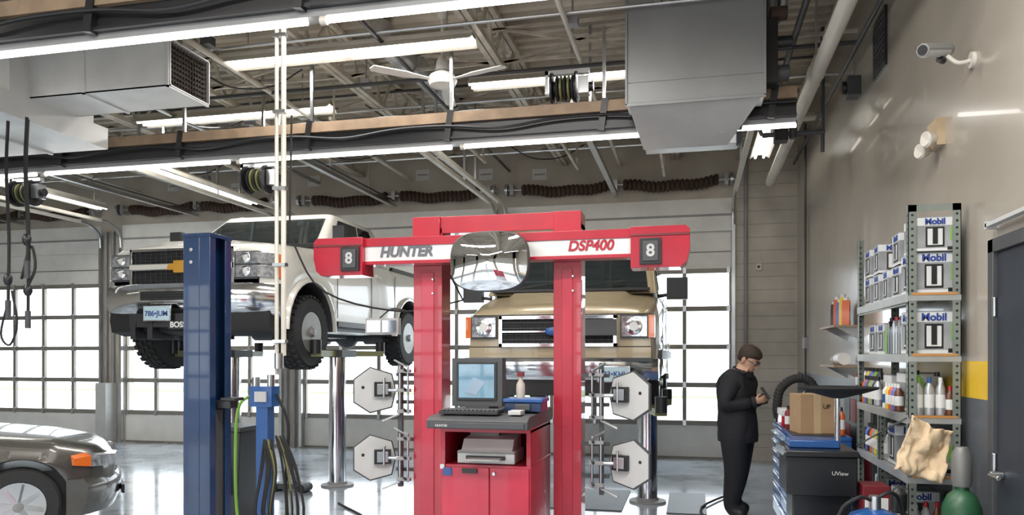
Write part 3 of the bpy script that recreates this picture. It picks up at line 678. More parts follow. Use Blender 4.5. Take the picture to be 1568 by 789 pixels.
# cabinet
B=Bld('alignment_console_cabinet')
x0,x1=-1.58,-.985; y0,y1=4.72,5.4
B.box(x0,x1,y0,y1,.03,.9,REDP); B.box(x0,x0+.03,y0,y1,.9,1.13,RED); B.box(x1-.03,x1,y0,y1,.9,1.13,RED); B.box(x0,x1,y1-.03,y1,.9,1.13,RED)
B.box(x0,x1,y0-.01,y1,1.11,1.15,RED)
B.box(x0+.01,x0+.325,y0-.015,y0,.06,.885,REDP); B.box(x0+.335,x1-.01,y0-.015,y0,.06,.885,REDP)
B.box(x0+.15,x0+.25,y0-.03,y0-.015,.85,.88,BLK); B.box(x0+.0,x0+.03,y0-.018,y0,.87,.9,WHITE); B.cyl((x0+.36,y0-.03,.85),(x0+.36,y0-.015,.85),.012,STL)
B.box(x0+.02,x0+.08,y0-.02,y0-.015,.83,.88,BLU2)
B.prism([(4.5,1.15),(4.5,1.2),(4.56,1.225),(5.35,1.24),(5.35,1.15)],'x',-1.6,-.96,DGR)
B.box(-1.58,-.98,4.49,4.5,1.155,1.19,DGR); B.text('HUNTER',(-1.5,4.487,1.17),.02,WHITE)
B.box(-1.54,-1.16,4.56,4.72,1.235,1.255,BLK)
for r in range(5):
    for k in range(14): B.box(-1.53+k*.0265,-1.509+k*.0265,4.57+r*.029,4.592+r*.029,1.255,1.265,DGR)
B.box(-1.1,-1.02,4.58,4.7,1.235,1.26,LGR)
for x in(x0+.06,x1-.06):
    for y in(y0+.06,y1-.06): B.cyl((x-.02,y,.03),(x+.02,y,.03),.03,BLK)
B.done(bevel=.005)
B=Bld('crt_monitor')
B.box(-1.53,-1.19,4.8,4.9,1.27,1.585,DGR); B.prism([(-1.5,1.29),(-1.215,1.29),(-1.26,1.5),(-1.45,1.5)],'y',4.9,5.15,BLK)
B.box(-1.495,-1.225,4.79,4.802,1.31,1.56,BLK); B.box(-1.48,-1.24,4.785,4.79,1.325,1.545,SCR); B.box(-1.44,-1.28,4.8,5.05,1.238,1.27,DGR)
B.prism([(-1.44,1.36),(-1.36,1.34),(-1.3,1.43),(-1.38,1.46)],'y',4.782,4.786,mat('screen_image',(.25,.33,.42),.3,emit=.15,ecol=(.3,.45,.6)))
B.done(bevel=.008)
B=Bld('desktop_printer')
B.box(-1.48,-1.1,4.76,5.05,.905,.985,WHITE); B.prism([(4.78,.985),(4.84,1.055),(5.05,1.075),(5.05,.985)],'x',-1.46,-1.12,WHITE); B.box(-1.42,-1.16,4.745,4.76,.93,.955,BLK); B.prism([(4.66,.935),(4.8,.945),(4.8,.95),(4.66,.94)],'x',-1.4,-1.18,WHITE); B.box(-1.48,-1.1,4.75,4.76,.97,.98,GRY); B.box(-1.45,-1.25,4.95,4.98,1.06,1.1,GRY); B.box(-1.42,-1.18,4.83,4.84,1.0,1.045,DGR)
B.done(bevel=.006)
B=Bld('parts_box'); B.box(-1.17,-.93,4.78,5.0,1.24,1.3,BLU); B.box(-1.18,-.92,4.77,5.01,1.3,1.325,BLU2); B.box(-1.1,-1.0,4.76,4.77,1.25,1.29,DGR); B.done(bevel=.005)
B=Bld('spray_bottle'); B.lathe((-1.08,4.85,1.325),(0,0,1),[(.01,0),(.028,0),(.03,.05),(.028,.09),(.012,.12),(.012,.14)],mat('bottle_clear',(.5,.45,.4),.2),n=16); B.box(-1.1,-1.06,4.83,4.87,1.465,1.495,REDK); B.done()
# ================= RIGHT SIDE =================
B=Bld('door_5'); B.box(XR-.03,XR-.001,3.45,4.38,0,2.13,SLATE); 
B.box(XR-.05,XR-.001,4.38,4.45,0,2.2,DGR); B.box(XR-.05,XR-.001,3.38,3.45,0,2.2,DGR); B.box(XR-.05,XR-.001,3.38,4.45,2.13,2.2,DGR)
B.cyl((XR-.09,4.3,1.0),(XR-.03,4.3,1.0),.02,STL); B.cyl((XR-.09,4.3,1.0),(XR-.09,4.18,1.0),.012,STL)
for z in(.3,1.0,1.8): B.cyl((XR-.04,4.385,z),(XR-.04,4.385,z+.1),.012,STL)
B.done(bevel=.003)
B=Bld('door_rail_bracket'); B.box(XR-.06,XR-.02,3.5,4.46,2.27,2.29,LGR); B.box(XR-.06,XR,4.44,4.47,2.26,2.3,LGR); B.box(XR-.06,XR,3.5,3.53,2.26,2.3,LGR); B.done()
RX0,RX1,RY0,RY1=1.23,1.51,4.88,6.28
B=Bld('storage_rack')
def upright(x,y,sx,sy,z1):
    B.box(*sorted((x,x+sx*.045)),*sorted((y,y+sy*.004)),0,z1,RACK); B.box(*sorted((x,x+sx*.004)),*sorted((y,y+sy*.045)),0,z1,RACK)
    z=.06
    while z<z1-.03:
        B.cyl((x+sx*.022,y-sy*.001,z),(x+sx*.022,y+sy*.0045,z),.0075,BLK,n=8); B.cyl((x-sx*.001,y+sy*.022,z),(x+sx*.0045,y+sy*.022,z),.0075,BLK,n=8); z+=.04
upright(RX0,RY0,1,1,2.48);upright(RX1,RY0,-1,1,2.48);upright(RX0,RY1,1,-1,2.48);upright(RX1,RY1,-1,-1,2.48); upright(RX0,5.6,1,1,1.25)
shz=[.15,.52,.9,1.25,1.61,1.965]
for z in shz:
    B.box(RX0+.005,RX1-.005,RY0+.005,RY1-.005,z-.014,z-.002,SHF); B.box(RX0-.003,RX0+.003,RY0,RY1,z-.05,z,SHF); B.box(RX0,RX1,RY0-.002,RY0+.004,z-.045,z-.014,SHF); B.box(RX0+.02,RX1-.02,RY0-.004,RY0+.01,z-.012,z+.002,ORW)
B.box(RX0,RX1,RY0,RY0+.004,2.44,2.48,RACK); B.box(RX0-.0,RX0+.004,RY0,RY1,1.9,1.91,RACK)
B.beam((RX0,RY0,1.24),(RX0,RY1,.92),.02,.004,RACK)
B.done()
def case(x,y,z,w=.2,d=.22,h=.24,face='y',big=True,rot=0):
    B=Bld('oil_case'); B.M=Matrix.Translation((x,y,z))@Matrix.Rotation(rad(rot),4,'Z')
    B.box(-w/2,w/2,-d/2,d/2,0,h,CASE); B.box(-w/2-.001,w/2+.001,-d/2-.001,d/2+.001,h*.74,h*.97,CASW); B.box(-w/2-.0012,w/2+.0012,-d/2-.0012,d/2+.0012,h*.0,h*.08,CASW)
    B.box(w/2-.03,w/2+.0015,-d/2-.0015,-d/2+.03,h*.3,h*.7,GRNL)
    if big:
        B.box(-.05,.05,-d/2-.003,-d/2,h*.12,h*.7,BINK); B.box(-w/2-.003,-w/2,-.05,.05,h*.12,h*.7,BINK)
        B.box(-.04,.04,-d/2-.004,-d/2,h*.17,h*.65,CASW); B.box(-w/2-.004,-w/2,-.04,.04,h*.17,h*.65,CASW)
        B.text('1',(0,-d/2-.006,h*.41),h*.56,BINK,bold=.008); B.text('Mobil',(0,-d/2-.003,h*.85),h*.24,NAVY,bold=.002)
        B.text('1',(-w/2-.006,0,h*.41),h*.56,BINK,rot=(90,0,-90),bold=.008); B.text('Mobil',(-w/2-.003,0,h*.85),h*.24,NAVY,rot=(90,0,-90),bold=.002)
        B.box(w/2-.045,w/2-.01,-d/2-.002,-d/2,h*.02,h*.12,BINK)
    B.done(bevel=.002)
xm=1.375
case(xm,5.02,1.967,w=.24); case(xm+.0,5.0,2.209,w=.22,h=.2); 
for y,n in((5.3,2),(5.57,1),(5.83,2),(6.1,2)):
    for k in range(n): case(xm-.01,y,1.967+k*.206,w=.2,d=.2,h=.2,big=True,rot=random.uniform(-5,5))
case(xm,5.02,1.612,w=.24,h=.25); case(xm,5.75,1.612,w=.2,d=.2,h=.21); case(xm,6.0,1.612,w=.2,d=.2,h=.21); 
case(xm+.03,5.35,1.252,w=.2,d=.2,h=.24,big=False); case(xm+.02,5.65,1.252,w=.2,h=.22,big=False)
case(xm+.02,5.08,.902,w=.2,h=.24);case(xm,5.4,.902,w=.22,h=.26); case(xm,5.3,.522,w=.22);case(xm,5.8,.522)
def bottle(x,y,z,h=.24,w=.05,m=None,cap=None,jug=False,rz=0):
    B=Bld('oil_bottle'); m=m or GRY; cap=cap or BLK; B.M=Matrix.Translation((x,y,z))@Matrix.Rotation(rad(rz),4,'Z')
    if jug:
        B.prism([(-w,0),(w,0),(w,h*.6),(w*.7,h*.8),(w*.35,h*.86),(w*.35,h*.9),(-w*.35,h*.9),(-w*.35,h*.86),(-w,h*.62)],'y',-w*.55,w*.55,m)
        B.cyl((0,0,h*.9),(0,0,h),w*.38,cap); B.box(-w*.7,w*.7,-w*.56,-w*.55,h*.12,h*.5,WHITE)
    else:
        B.lathe((0,0,0),(0,0,1),[(.001,0),(w*.95,0),(w,.01),(w,h*.7),(w*.5,h*.82),(w*.4,h*.86)],m,n=18); B.cyl((0,0,h*.85),(0,0,h),w*.42,cap)
        B.lathe((0,0,h*.2),(0,0,1),[(w*1.01,0),(w*1.01,h*.35)],WHITE if m!=WHITE else BLU2,n=18,caps=False)
    B.done(bevel=.003 if jug else 0)
brn=mat('brown_plastic',(.12,.04,.02),.3); slv=mat('silver_plastic',(.45,.46,.48),.35,.5)
ORJ=mat('orange_jug',(.6,.12,.03),.35); YJ=mat('yellow_jug',(.7,.5,.05),.35); BJ=mat('blue_jug',(.1,.15,.5),.35)
for i,(mm,cp) in enumerate(((slv,GRNL),(slv,BLU2),(slv,WHITE))): bottle(1.295+i*.06,4.93,1.252,.22,.027,mm,cp)
bottle(1.465,4.93,1.252,.17,.028,brn,RED); bottle(1.32,5.06,1.252,.26,.045,GRNL,BLK,True); bottle(1.43,5.05,1.252,.25,.04,slv,BLK,True)
pal=[slv,BLK,GRY,GRNL,brn,BJ,ORJ,YJ,WHITE]; pal2=[slv,BLK,GRY,GRNL,slv,DGR,slv,GRY,BLK]
for i in range(7): bottle(1.30,5.22+i*.065,1.612,.2+.04*(i%2),.04,pal2[(i*2)%9],RED if i%3==0 else BLK,True,rz=90)
for i in range(6): bottle(1.42,5.25+i*.075,1.612,.22,.033,pal2[(i*5+2)%9],BLK)
for i in range(7): bottle(1.275,5.82+i*.063,1.252,.2,.028,pal[i],BLK)
for i in range(5): bottle(1.27,5.25+i*.075,1.252,.17,.028,pal[(i+4)%9],WHITE)
for i in range(9): bottle(1.29,5.6+i*.07,.902,.2,.03,pal[(i*4)%9],BLK)
for i in range(4): bottle(1.28+i*.06,4.94,.522,.22,.027,pal[(i*2)%9],RED)
for i in range(5): bottle(1.29,5.0+i*.09,.152,.25,.04,pal[(i*3)%9],BLK,True,rz=90)
# crumpled rag hung on rack
B=Bld('shop_rag'); n_=26; vs=[];fs=[]
TL,TR_,BR,BL=V((1.235,0,1.26)),V((1.45,0,1.17)),V((1.37,0,.88)),V((1.12,0,.95))
for j in range(n_+1):
    for i in range(n_+1):
        s_=i/n_; t=j/n_
        p=(TL*(1-s_)+TR_*s_)*(1-t)+(BL*(1-s_)+BR*s_)*t
        q=noise.noise(V((s_*4,t*3,1.3)))*.05+noise.noise(V((s_*9,t*7,4.3)))*.02+.03*math.sin(s_*8+t*4)*(t)
        p+=V((noise.noise(V((s_*5,t*5,9)))*.02,0,noise.noise(V((s_*5,t*5,19)))*.025-.02*math.sin(s_*3.14)*(1-t)))
        vs.append((p.x,min(4.8+q-.03*t,4.855),p.z))
for j in range(n_):
    for i in range(n_): a=j*(n_+1)+i; fs.append((a,a+1,a+n_+2,a+n_+1))
B.add(vs,fs,RAG); B.cyl((1.24,4.79,1.24),(1.24,4.875,1.24),.006,STL,n=6); o=B.done(ang=80); md=o.modifiers.new('solid','SOLIDIFY'); md.thickness=.004
B=Bld('gas_cylinder'); B.lathe((1.41,4.55,0),(0,0,1),[(.09,0),(.1,.02),(.1,.72),(.095,.79),(.07,.85),(.035,.88),(.035,.9)],GRN,n=28); B.lathe((1.41,4.55,.9),(0,0,1),[(.045,0),(.05,.03),(.05,.17),(.03,.21)],mat('valve_cap',(.2,.2,.19),.5,.4),n=20); B.box(1.36,1.46,4.446,4.452,.58,.64,WHITE); B.prism([(1.38,.72),(1.41,.69),(1.44,.72),(1.41,.75)],'y',4.444,4.448,YEL); B.done()
B=Bld('gas_cylinder'); B.lathe((1.14,4.72,0),(0,0,1),[(.07,0),(.08,.02),(.08,.62),(.05,.7),(.03,.72)],mat('cylinder_dark',(.03,.03,.035),.4),n=24); B.lathe((1.14,4.72,.72),(0,0,1),[(.04,0),(.045,.02),(.045,.1),(.02,.13)],BLK,n=16); B.box(1.1,1.18,4.638,4.644,.55,.62,RED); B.done()
B=Bld('pressure_tank'); tx,ty=.93,4.32; B.lathe((tx,ty,0),(0,0,1),[(.15,0),(.16,.02),(.16,.7),(.12,.77),(.05,.8)],BLU2,n=26); B.cyl((tx,ty,.8),(tx,ty,.87),.03,STL); B.tube([(tx,ty,.84),(tx-.1,ty-.05,.86),(tx-.2,ty-.05,.7),(tx-.22,ty-.05,.02)],.01,RUB); B.tube([(tx,ty,.85),(tx+.08,ty,.89),(tx+.14,ty+.05,.8),(tx+.19,ty+.05,.5)],.01,BLK); B.box(tx-.05,tx+.07,ty-.17,ty-.155,.4,.55,YEL); B.done()
B=Bld('parts_carton'); B.box(.6,.78,5.75,5.95,0,.35,RED); B.box(.61,.77,5.745,5.75,.08,.25,WHITE); B.done(bevel=.003)
B=Bld('parts_carton'); B.box(1.0,1.15,4.95,5.15,0,.82,REDK); B.box(1.01,1.14,4.945,4.95,.5,.75,WHITE); B.done(bevel=.003)
# tool chest blue
B=Bld('tool_chest'); x0,x1,y0,y1=.76,1.22,6.45,7.75
B.box(x0+.02,x1,y0,y1,.12,.93,BLU2); B.box(x0,x1,y0-.01,y1+.01,.93,.96,BLU2); B.box(x0+.03,x1-.03,y0+.03,y1-.03,.96,.965,BLK)
for c0,c1 in((y0+.02,y0+.62),(y0+.65,y1-.02)):
    z=.14
    for h in(.16,.13,.11,.11,.09,.09,.075):
        B.box(x0,x0+.02,c0,c1,z,z+h-.008,BLU2); B.box(x0-.018,x0,c0+.02,c1-.02,z+h-.03,z+h-.014,CHR); z+=h
for x in(x0+.08,x1-.08):
    for y in(y0+.1,y1-.1): B.cyl((x-.02,y,.06),(x+.02,y,.06),.06,RUB); B.box(x-.03,x+.03,y-.03,y+.03,.1,.12,STL)
B.done(bevel=.004)
B=Bld('cardboard_box'); B.M=Matrix.Translation((.97,6.75,.965))@Matrix.Rotation(rad(12),4,'Z'); B.box(-.14,.14,-.13,.13,0,.32,CARD); B.box(-.03,.03,-.132,.132,.0,.322,mat('tape',(.5,.38,.22),.4)); B.text('UP',(.07,-.134,.22),.05,BINK); B.done(bevel=.003)
B=Bld('red_toolbox'); B.box(.78,1.0,7.2,7.5,.965,1.1,RED); B.box(.775,1.005,7.195,7.505,1.06,1.12,WHITE); B.box(.86,.92,7.3,7.4,1.12,1.14,CHR); B.done(bevel=.006)
for i,(x,y,h,w,m_) in enumerate(((1.17,6.6,.22,.03,ORJ),(1.17,6.72,.2,.03,BLK),(1.16,7.0,.24,.035,slv),(1.17,7.15,.2,.03,BJ),(1.1,7.2,.26,.035,YJ),(1.14,7.5,.25,.04,brn),(.82,7.05,.2,.03,REDK))): bottle(x,y,.965,h,w,m_,BLK)
# oil drain
B=Bld('oil_drain_pan'); c=(.80,5.2)
B.box(c[0]-.23,c[0]+.18,c[1]-.2,c[1]+.2,.74,.98,BAS); B.prism([(c[0]-.26,.98),(c[0]+.2,.98),(c[0]+.18,1.02),(c[0]-.23,1.02)],'y',c[1]-.23,c[1]+.23,BAS)
B.box(c[0]-.19,c[0]+.15,c[1]-.16,c[1]+.16,.1,.74,BAS); B.box(c[0]-.2,c[0]+.1,c[1]-.1,c[1]+.14,1.02,1.07,BLU2)
for q in(-.17,.13):
    for w in(-.13,.13): B.cyl((c[0]+q-.02,c[1]+w,.05),(c[0]+q+.02,c[1]+w,.05),.05,BLK)
f=(.90,5.2); B.cyl((*f,1.0),(*f,1.35),.018,CHR); B.lathe((*f,1.33),(0,0,1),[(.03,0),(.05,.005),(.16,.035),(.235,.06),(.245,.075),(.225,.07),(.15,.04),(.03,.02)],MBLK,n=36)
B.text('UView',(c[0]+.08,c[1]-.202,.88),.035,LGR)
B.done(bevel=.008)
B=Bld('workbench'); B.box(1.0,1.53,7.9,10.2,.88,.93,WOOD); 
for y in(7.95,9.0,10.1): B.box(1.02,1.08,y,y+.06,0,.88,DGR); B.box(1.45,1.51,y,y+.06,0,.88,DGR)
B.box(1.05,1.5,8.2,9.8,.3,.33,DGR); B.box(1.03,1.5,8.1,8.9,.5,.87,BLU2); B.box(1.0,1.03,8.12,8.88,.7,.85,BLU2)
B.done(bevel=.004)
B=Bld('bench_grinder'); B.box(1.15,1.4,8.4,8.6,.93,1.03,BLK); B.cyl((1.27,8.3,1.12),(1.27,8.7,1.12),.09,DGR); B.lathe((1.27,8.22,1.12),(0,1,0),[(.02,0),(.13,0),(.13,.06),(.02,.06)],BLK); B.lathe((1.27,8.72,1.12),(0,1,0),[(.02,0),(.13,0),(.13,.06),(.02,.06)],BLK); B.done()
B=Bld('parts_cabinet'); B.box(1.38,1.53,6.5,7.6,0,1.3,DGR)
for k in range(5): 
    for j in range(4): B.box(1.37,1.38,6.53+j*.27,6.77+j*.27,.1+k*.23,.3+k*.23,[GRY,BLK,REDK,DGR][(k+j)%4])
B.done(bevel=.004)
for i in range(7): bottle(1.46,6.58+i*.13,1.3,.2,.035,pal[(i*2+1)%9],BLK)
B=Bld('exhaust_hose'); yy=7.66
pts=[V((.80,yy,1.01)),V((.79,yy,1.12)),V((.82,yy,1.28)),V((.94,yy,1.38)),V((1.08,yy,1.36)),V((1.15,yy,1.2)),V((1.17,yy,1.01))]
B.tube(pts,lambda t:.042+.004*math.sin(t*200),RUB,n=14,sm=18); B.done(ang=80)
B=Bld('bottle_shelf'); B.box(1.3,XR-.001,7.7,8.5,1.87,1.889,WOOD); B.box(1.3,XR-.001,7.7,8.5,1.49,1.509,WOOD)
for y in(7.8,8.4):
    for z in(1.87,1.49): B.prism([(XR-.001,z),(1.34,z),(XR-.001,z-.12)],'y',y,y+.02,STL)
B.done()
for i,mm in enumerate((ORJ,YJ,BJ,ORJ,BLK)): bottle(1.42,7.76+i*.15,1.89,.3 if i%2 else .26,.06,mm,WHITE,True,rz=75)
B=Bld('towel_roll'); B.cyl((1.42,7.85,1.57),(1.42,8.1,1.57),.06,WHITE); B.sph((1.42,8.25,1.56),(.06,.07,.05),LGR); B.done()
B=Bld('vent_grille'); B.box(XR-.02,XR,6.76,7.18,3.97,4.46,BLK)
for i in range(9): B.box(XR-.026,XR-.018,6.78,7.16,4.0+i*.05,4.008+i*.05,DGR)
B.done()
B=Bld('paging_speaker'); B.box(XR-.12,XR,7.75,7.92,4.06,4.24,DGR); B.cyl((XR-.16,7.83,4.15),(XR-.12,7.83,4.15),.06,BLK); B.cyl((XR-.05,7.83,4.24),(XR-.05,7.83,4.4),.01,GRY); B.done(bevel=.006)
B=Bld('security_camera'); B.cyl((XR-.02,4.8,3.27),(XR,4.8,3.27),.045,CREAM); B.tube([(XR,4.8,3.27),(XR-.08,4.8,3.26),(XR-.13,4.82,3.31)],.012,CREAM)
B.cyl((1.43,4.88,3.36),(1.27,4.72,3.31),.034,LGR); B.cyl((1.45,4.9,3.375),(1.262,4.712,3.316),.038,GRY,n=8); B.cyl((1.262,4.712,3.316),(1.258,4.708,3.315),.028,BLK); B.cyl((1.41,4.86,3.3),(1.38,4.83,3.3),.02,BLK); B.done()
B=Bld('emergency_light'); B.box(XR-.05,XR,5.3,5.5,2.93,3.1,mat('beige_plastic',(.5,.38,.24),.5)); 
for y,z in((5.33,2.98),(5.47,2.94)): B.lathe((XR-.04,y,z),(-1,-.3,-.2),[(.02,0),(.035,.02),(.052,.07),(.047,.08)],CREAM,n=18); B.cyl((XR-.115,y-.022,z-.015),(XR-.117,y-.023,z-.015),.04,CREAM)
B.done()
B=Bld('electrical_conduit'); B.cyl((XR-.025,11.2,.95),(XR-.025,11.2,4.8),.015,DGR); B.box(XR-.05,XR,11.1,11.3,1.7,1.85,GRY); B.done()
B=Bld('push_button_switch'); B.box(.95,1.03,YF-.03,YF,2.9,3.0,CREAM); B.cyl((.99,YF-.04,2.95),(.99,YF-.03,2.95),.02,BLK); B.done()
B=Bld('waste_bin')
B.M=Matrix.Translation((-3.95,6.0,0)); B.loft([[(-.16,-.16,.06),(.16,-.16,.06),(.16,.16,.06),(-.16,.16,.06)],[(-.22,-.2,.95),(.22,-.2,.95),(.22,.2,.95),(-.22,.2,.95)]],BLK); B.box(-.24,.24,-.22,.22,.95,.99,BLK); B.box(-.1,.12,-.215,-.2,.4,.9,REDK)
for q in(-.14,.14): B.cyl((q-.02,-.12,.06),(q+.02,-.12,.06),.06,RUB)
B.done(bevel=.01)
B=Bld('floor_jack'); B.M=Matrix.Translation((-4.6,8.2,0)); B.box(-.2,.2,-.08,.08,.04,.1,DGR); B.cyl((.1,0,.1),(.05,0,.16),.03,DGR); B.cyl((-.18,-.1,.05),(-.18,.1,.05),.05,BLK); B.cyl((.18,-.1,.05),(.18,.1,.05),.05,BLK); B.cyl((-.2,0,.1),(-.45,0,.2),.012,STL); B.done()
B=Bld('air_line_cable'); B.tube([(-.68,5.65,.012),(-.4,6.2,.012),(-.1,7.2,.012),(.2,7.3,.012),(.1,8.2,.024),(.6,9.5,.012)],.012,RUB); B.tube([(-2.1,5.7,.012),(-2.5,6.1,.012),(-2.9,6.0,.012),(-3.0,6.8,.012),(-3.7,7.6,.012)],.012,RUB); B.tube([(-.68,6.1,.012),(-.2,6.6,.012),(.3,6.5,.012),(.6,7.1,.012)],.01,RUB); B.tube([(-.6,7.0,.012),(-.3,7.5,.012),(.0,6.9,.012),(.3,7.2,.012),(.2,7.7,.012)],.01,RUB); B.done()
B=Bld('lift_pit_plate'); B.box(-1.8,-.7,7.9,9.1,0,.012,DGR); B.box(-.25,.15,7.9,9.1,0,.012,DGR); B.done()
B=Bld('unseen_red_cabinet'); B.box(-2.6,-1.5,-1.9,-1.4,.12,1.3,RED)  # unseen behind the camera, added to give the mirror a red reflection
for k in range(7): B.box(-2.57,-1.53,-1.4,-1.38,.16+k*.16,.3+k*.16,RED); B.box(-2.5,-1.6,-1.38,-1.36,.27+k*.16,.285+k*.16,CHR)
for x in(-2.5,-1.6):
    for y in(-1.8,-1.5): B.cyl((x-.02,y,.06),(x+.02,y,.06),.06,RUB); B.box(x-.03,x+.03,y-.03,y+.03,.1,.13,STL)
B.done(bevel=.005)
# ================= MAN =================
def skin(verts,edges,name,sub=2):
    me=bpy.data.meshes.new(name); me.from_pydata([v[0] for v in verts],edges,[]); ob=bpy.data.objects.new(name,me); COL.objects.link(ob)
    ob.modifiers.new('skin','SKIN')
    for i,v in enumerate(verts):
        r=v[1]; r=r if hasattr(r,'__len__') else (r,r)
        me.skin_vertices[0].data[i].radius=r; me.skin_vertices[0].data[i].use_root=(i==0)
    s=ob.modifiers.new('s','SUBSURF'); s.levels=sub; s.render_levels=sub
    bpy.context.view_layer.update(); dg=bpy.context.evaluated_depsgraph_get()
    out=bpy.data.meshes.new_from_object(ob.evaluated_get(dg)); bpy.data.objects.remove(ob); return out
vb=[((0,0.0,.93),(.2,.185)),((0,.01,1.1),(.205,.19)),((0,.02,1.26),(.225,.2)),((0,.0,1.38),(.19,.165)),((0,-.04,1.47),.085),((0,-.09,1.55),.062),
    ((-.18,-.0,1.37),.105),((-.25,.05,1.12),.088),((-.12,-.2,1.17),.058),
    ((.18,-.0,1.37),.105),((.25,.03,1.11),.088),((.11,-.21,1.19),.058),
    ((-.105,0,.82),.145),((-.115,-.02,.48),.11),((-.125,.03,.12),.085),((-.14,-.14,.055),.062),
    ((.105,0,.82),.145),((.12,.03,.48),.11),((.13,.1,.12),.085),((.15,-.06,.055),.062)]
eb=[(0,1),(1,2),(2,3),(3,4),(4,5),(3,6),(6,7),(7,8),(3,9),(9,10),(10,11),(0,12),(12,13),(13,14),(14,15),(0,16),(16,17),(17,18),(18,19)]
me=skin(vb,eb,'body')
for m_ in(PNT,JKT,SKIN,SHOE): me.materials.append(m_)
for p in me.polygons:
    c=p.center
    if c.z<.12: k=3
    elif c.z<.82: k=0
    elif c.z>1.47 and abs(c.x)<.1: k=2
    else: k=1
    p.material_index=k
B=Bld('man')
B.addmesh(me,[PNT,JKT,SKIN,SHOE])
B.lathe((0,-.04,1.43),(0,-.35,1),[(.12,0),(.1,.055),(.088,.055),(.085,.0)],JKT,n=24)
rg=[]
for z,k in((.77,1.02),(.775,1.06),(.83,1.08),(.95,1.04),(1.05,.98)): rg.append([(.195*k*math.cos(2*math.pi*i/28),.18*k*math.sin(2*math.pi*i/28),z) for i in range(28)])
B.loft(rg,JKT)
def hand(wr,dirv,side,curl):
    wr=V(wr); d=V(dirv).normalized(); up=V((0,0,1)); lat=d.cross(up).normalized(); n=lat.cross(d)
    pv=[(wr,.03),(wr+d*.04,(.036)),(wr+d*.085,(.034))]; pe=[(0,1),(1,2)]
    for i,(o,l) in enumerate(((-.028,.062),(-.01,.07),(.01,.066),(.027,.052))):
        b=wr+d*.085+n*o; i0=len(pv); a1=curl
        q1=b+d*l*.45; q2=q1+(d*math.cos(a1)+lat*side*math.sin(a1))*l*.35; q3=q2+(d*math.cos(a1*1.9)+lat*side*math.sin(a1*1.9))*l*.3
        pv+=[(q1,.0095),(q2,.009),(q3,.0075)]; pe+=[(2,i0),(i0,i0+1),(i0+1,i0+2)]
    i0=len(pv); t0=wr+d*.03+n*.03; pv+=[(t0,.013),(t0+d*.03+n*.025,.011),(t0+d*.06+n*.02,.009)]; pe+=[(1,i0),(i0,i0+1),(i0+1,i0+2)]
    m_=skin(pv,pe,'hand',1); m_.materials.append(SKIN); B.addmesh(m_,[SKIN])
hand((-.12,-.21,1.17),(.75,-.6,.25),-1,.6); hand((.11,-.22,1.19),(-.75,-.6,.2),1,.6)
for a,b in(((-.125,-.19,1.167),(-.115,-.225,1.175)),((.115,-.2,1.187),(.105,-.235,1.195))): B.cyl(a,b,.054,JKT,n=16)
B.box(-.045,.02,-.285,-.273,1.19,1.32,BLK,R=(-35,0,0))
H=Matrix.Translation((0,-.1,1.575))@Matrix.Rotation(rad(32),4,'X'); B.M=H@Matrix.Scale(1.06,4)
def hring(z,wx,yf,yb,n=24):
    o=[]
    for i in range(n):
        t=2*math.pi*i/n; cx=math.cos(t);sy=math.sin(t); o.append((wx*cx,(yf if sy<0 else yb)*abs(sy)*(1 if sy>0 else -1),z))
    return o
B.loft([hring(-.1,.03,.075,.0),hring(-.09,.045,.09,.03),hring(-.06,.058,.095,.06),hring(-.03,.066,.092,.085),hring(0,.072,.09,.095),hring(.04,.075,.092,.1),hring(.08,.07,.082,.098),hring(.11,.052,.055,.075),hring(.125,.02,.02,.03)],SKIN)
B.loft([hring(-.035,.066,.0,.092),hring(0,.079,.015,.105),hring(.03,.083,.04,.112),hring(.055,.084,.094,.114),hring(.09,.08,.105,.11),hring(.12,.064,.08,.09),hring(.14,.035,.045,.045),hring(.145,.005,.005,.005)],HAIR)
B.loft([[(-.008,-.09,.02),(.008,-.09,.02),(.0,-.098,.02)],[(-.016,-.09,-.025),(.016,-.09,-.025),(.0,-.122,-.022)],[(-.014,-.088,-.035),(.014,-.088,-.035),(0,-.1,-.036)]],SKIN)
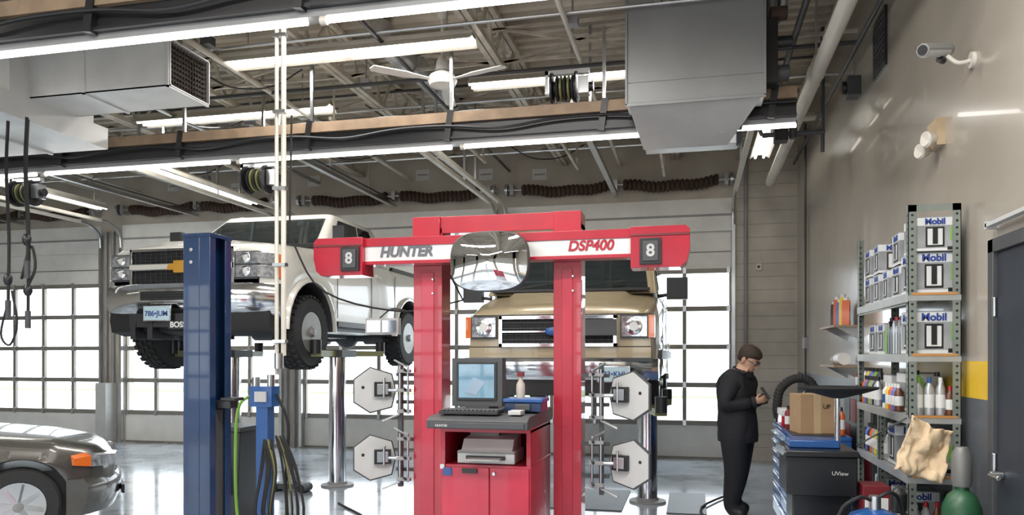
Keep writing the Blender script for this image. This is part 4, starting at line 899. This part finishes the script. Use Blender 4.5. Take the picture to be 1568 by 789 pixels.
for s_ in(-1,1):
    B.sph((s_*.077,.01,-.005),(.01,.02,.032),SKIN,n=10); B.sph((s_*.03,-.082,.012),(.013,.01,.008),WHITE,n=10); B.sph((s_*.03,-.091,.012),(.005,.004,.006),BINK,n=8)
    B.box(s_*.03-.018,s_*.03+.018,-.098,-.09,.03,.037,HAIR)
    B.lathe((s_*.032,-.104,.01),(0,1,0),[(.019,0),(.022,0),(.022,.004),(.019,.004),(.019,0)],BLK,n=16,caps=False); B.beam((s_*.055,-.1,.014),(s_*.08,.01,.012),.004,.004,BLK)
B.box(-.012,.012,-.106,-.102,.01,.014,BLK)
B.box(-.024,.024,-.099,-.09,-.062,-.055,mat('lips',(.4,.17,.14),.5))
B.M=Matrix()
o=B.done(ang=70); 
o.data.transform(Matrix.Translation(o.location)); zmin=min(v.co.z for v in o.data.vertices)
o.data.transform(Matrix.Translation((0,0,-zmin))); o.location=(.445,7.9,0); o.rotation_euler=(0,0,rad(66))
# ================= LIGHT =================
W=bpy.data.worlds.new('sky'); S.world=W; W.use_nodes=True; bg=W.node_tree.nodes['Background']
bg.inputs['Color'].default_value=(.93,.97,1,1); bg.inputs['Strength'].default_value=5.5
def area(x,y,z,sx,sy,p,rot=(0,0,0),col=(1,.97,.93)):
    l=bpy.data.lights.new('fixture_and_fill_light','AREA'); l.shape='RECTANGLE'; l.size=sx; l.size_y=sy; l.energy=p; l.color=col
    o=bpy.data.objects.new('fixture_and_fill_light',l); COL.objects.link(o); o.location=(x,y,z); o.rotation_euler=[rad(a) for a in rot]
for x,y in((-3.3,1.5),(-.1,2.5),(-2.7,-2),(-7.7,3)): area(x,y,4.38,2.4,.3,150)  # fill lights out of view, added to brighten surfaces facing the camera
area(-1.75,4.95,4.55,2.4,.25,80)  # added above the view to lift the middle of the scene
area(-3.3,6.95,4.5,2.4,.3,50); area(-5.5,8.45,4.5,2.4,.3,50); area(-1.2,8.1,4.5,2.2,.3,40); area(-9.3,8.7,4.5,.3,2.3,50)
S.view_settings.view_transform='Standard'; S.view_settings.exposure=-.03
cam=bpy.data.cameras.new('camera'); co=bpy.data.objects.new('camera',cam); COL.objects.link(co); co.location=(0,0,1.6); co.rotation_euler=(rad(90),0,rad(13.2))
cam.sensor_width=36; cam.lens=36*1173/1568; cam.shift_y=150.5/1568; cam.clip_end=300
S.camera=co
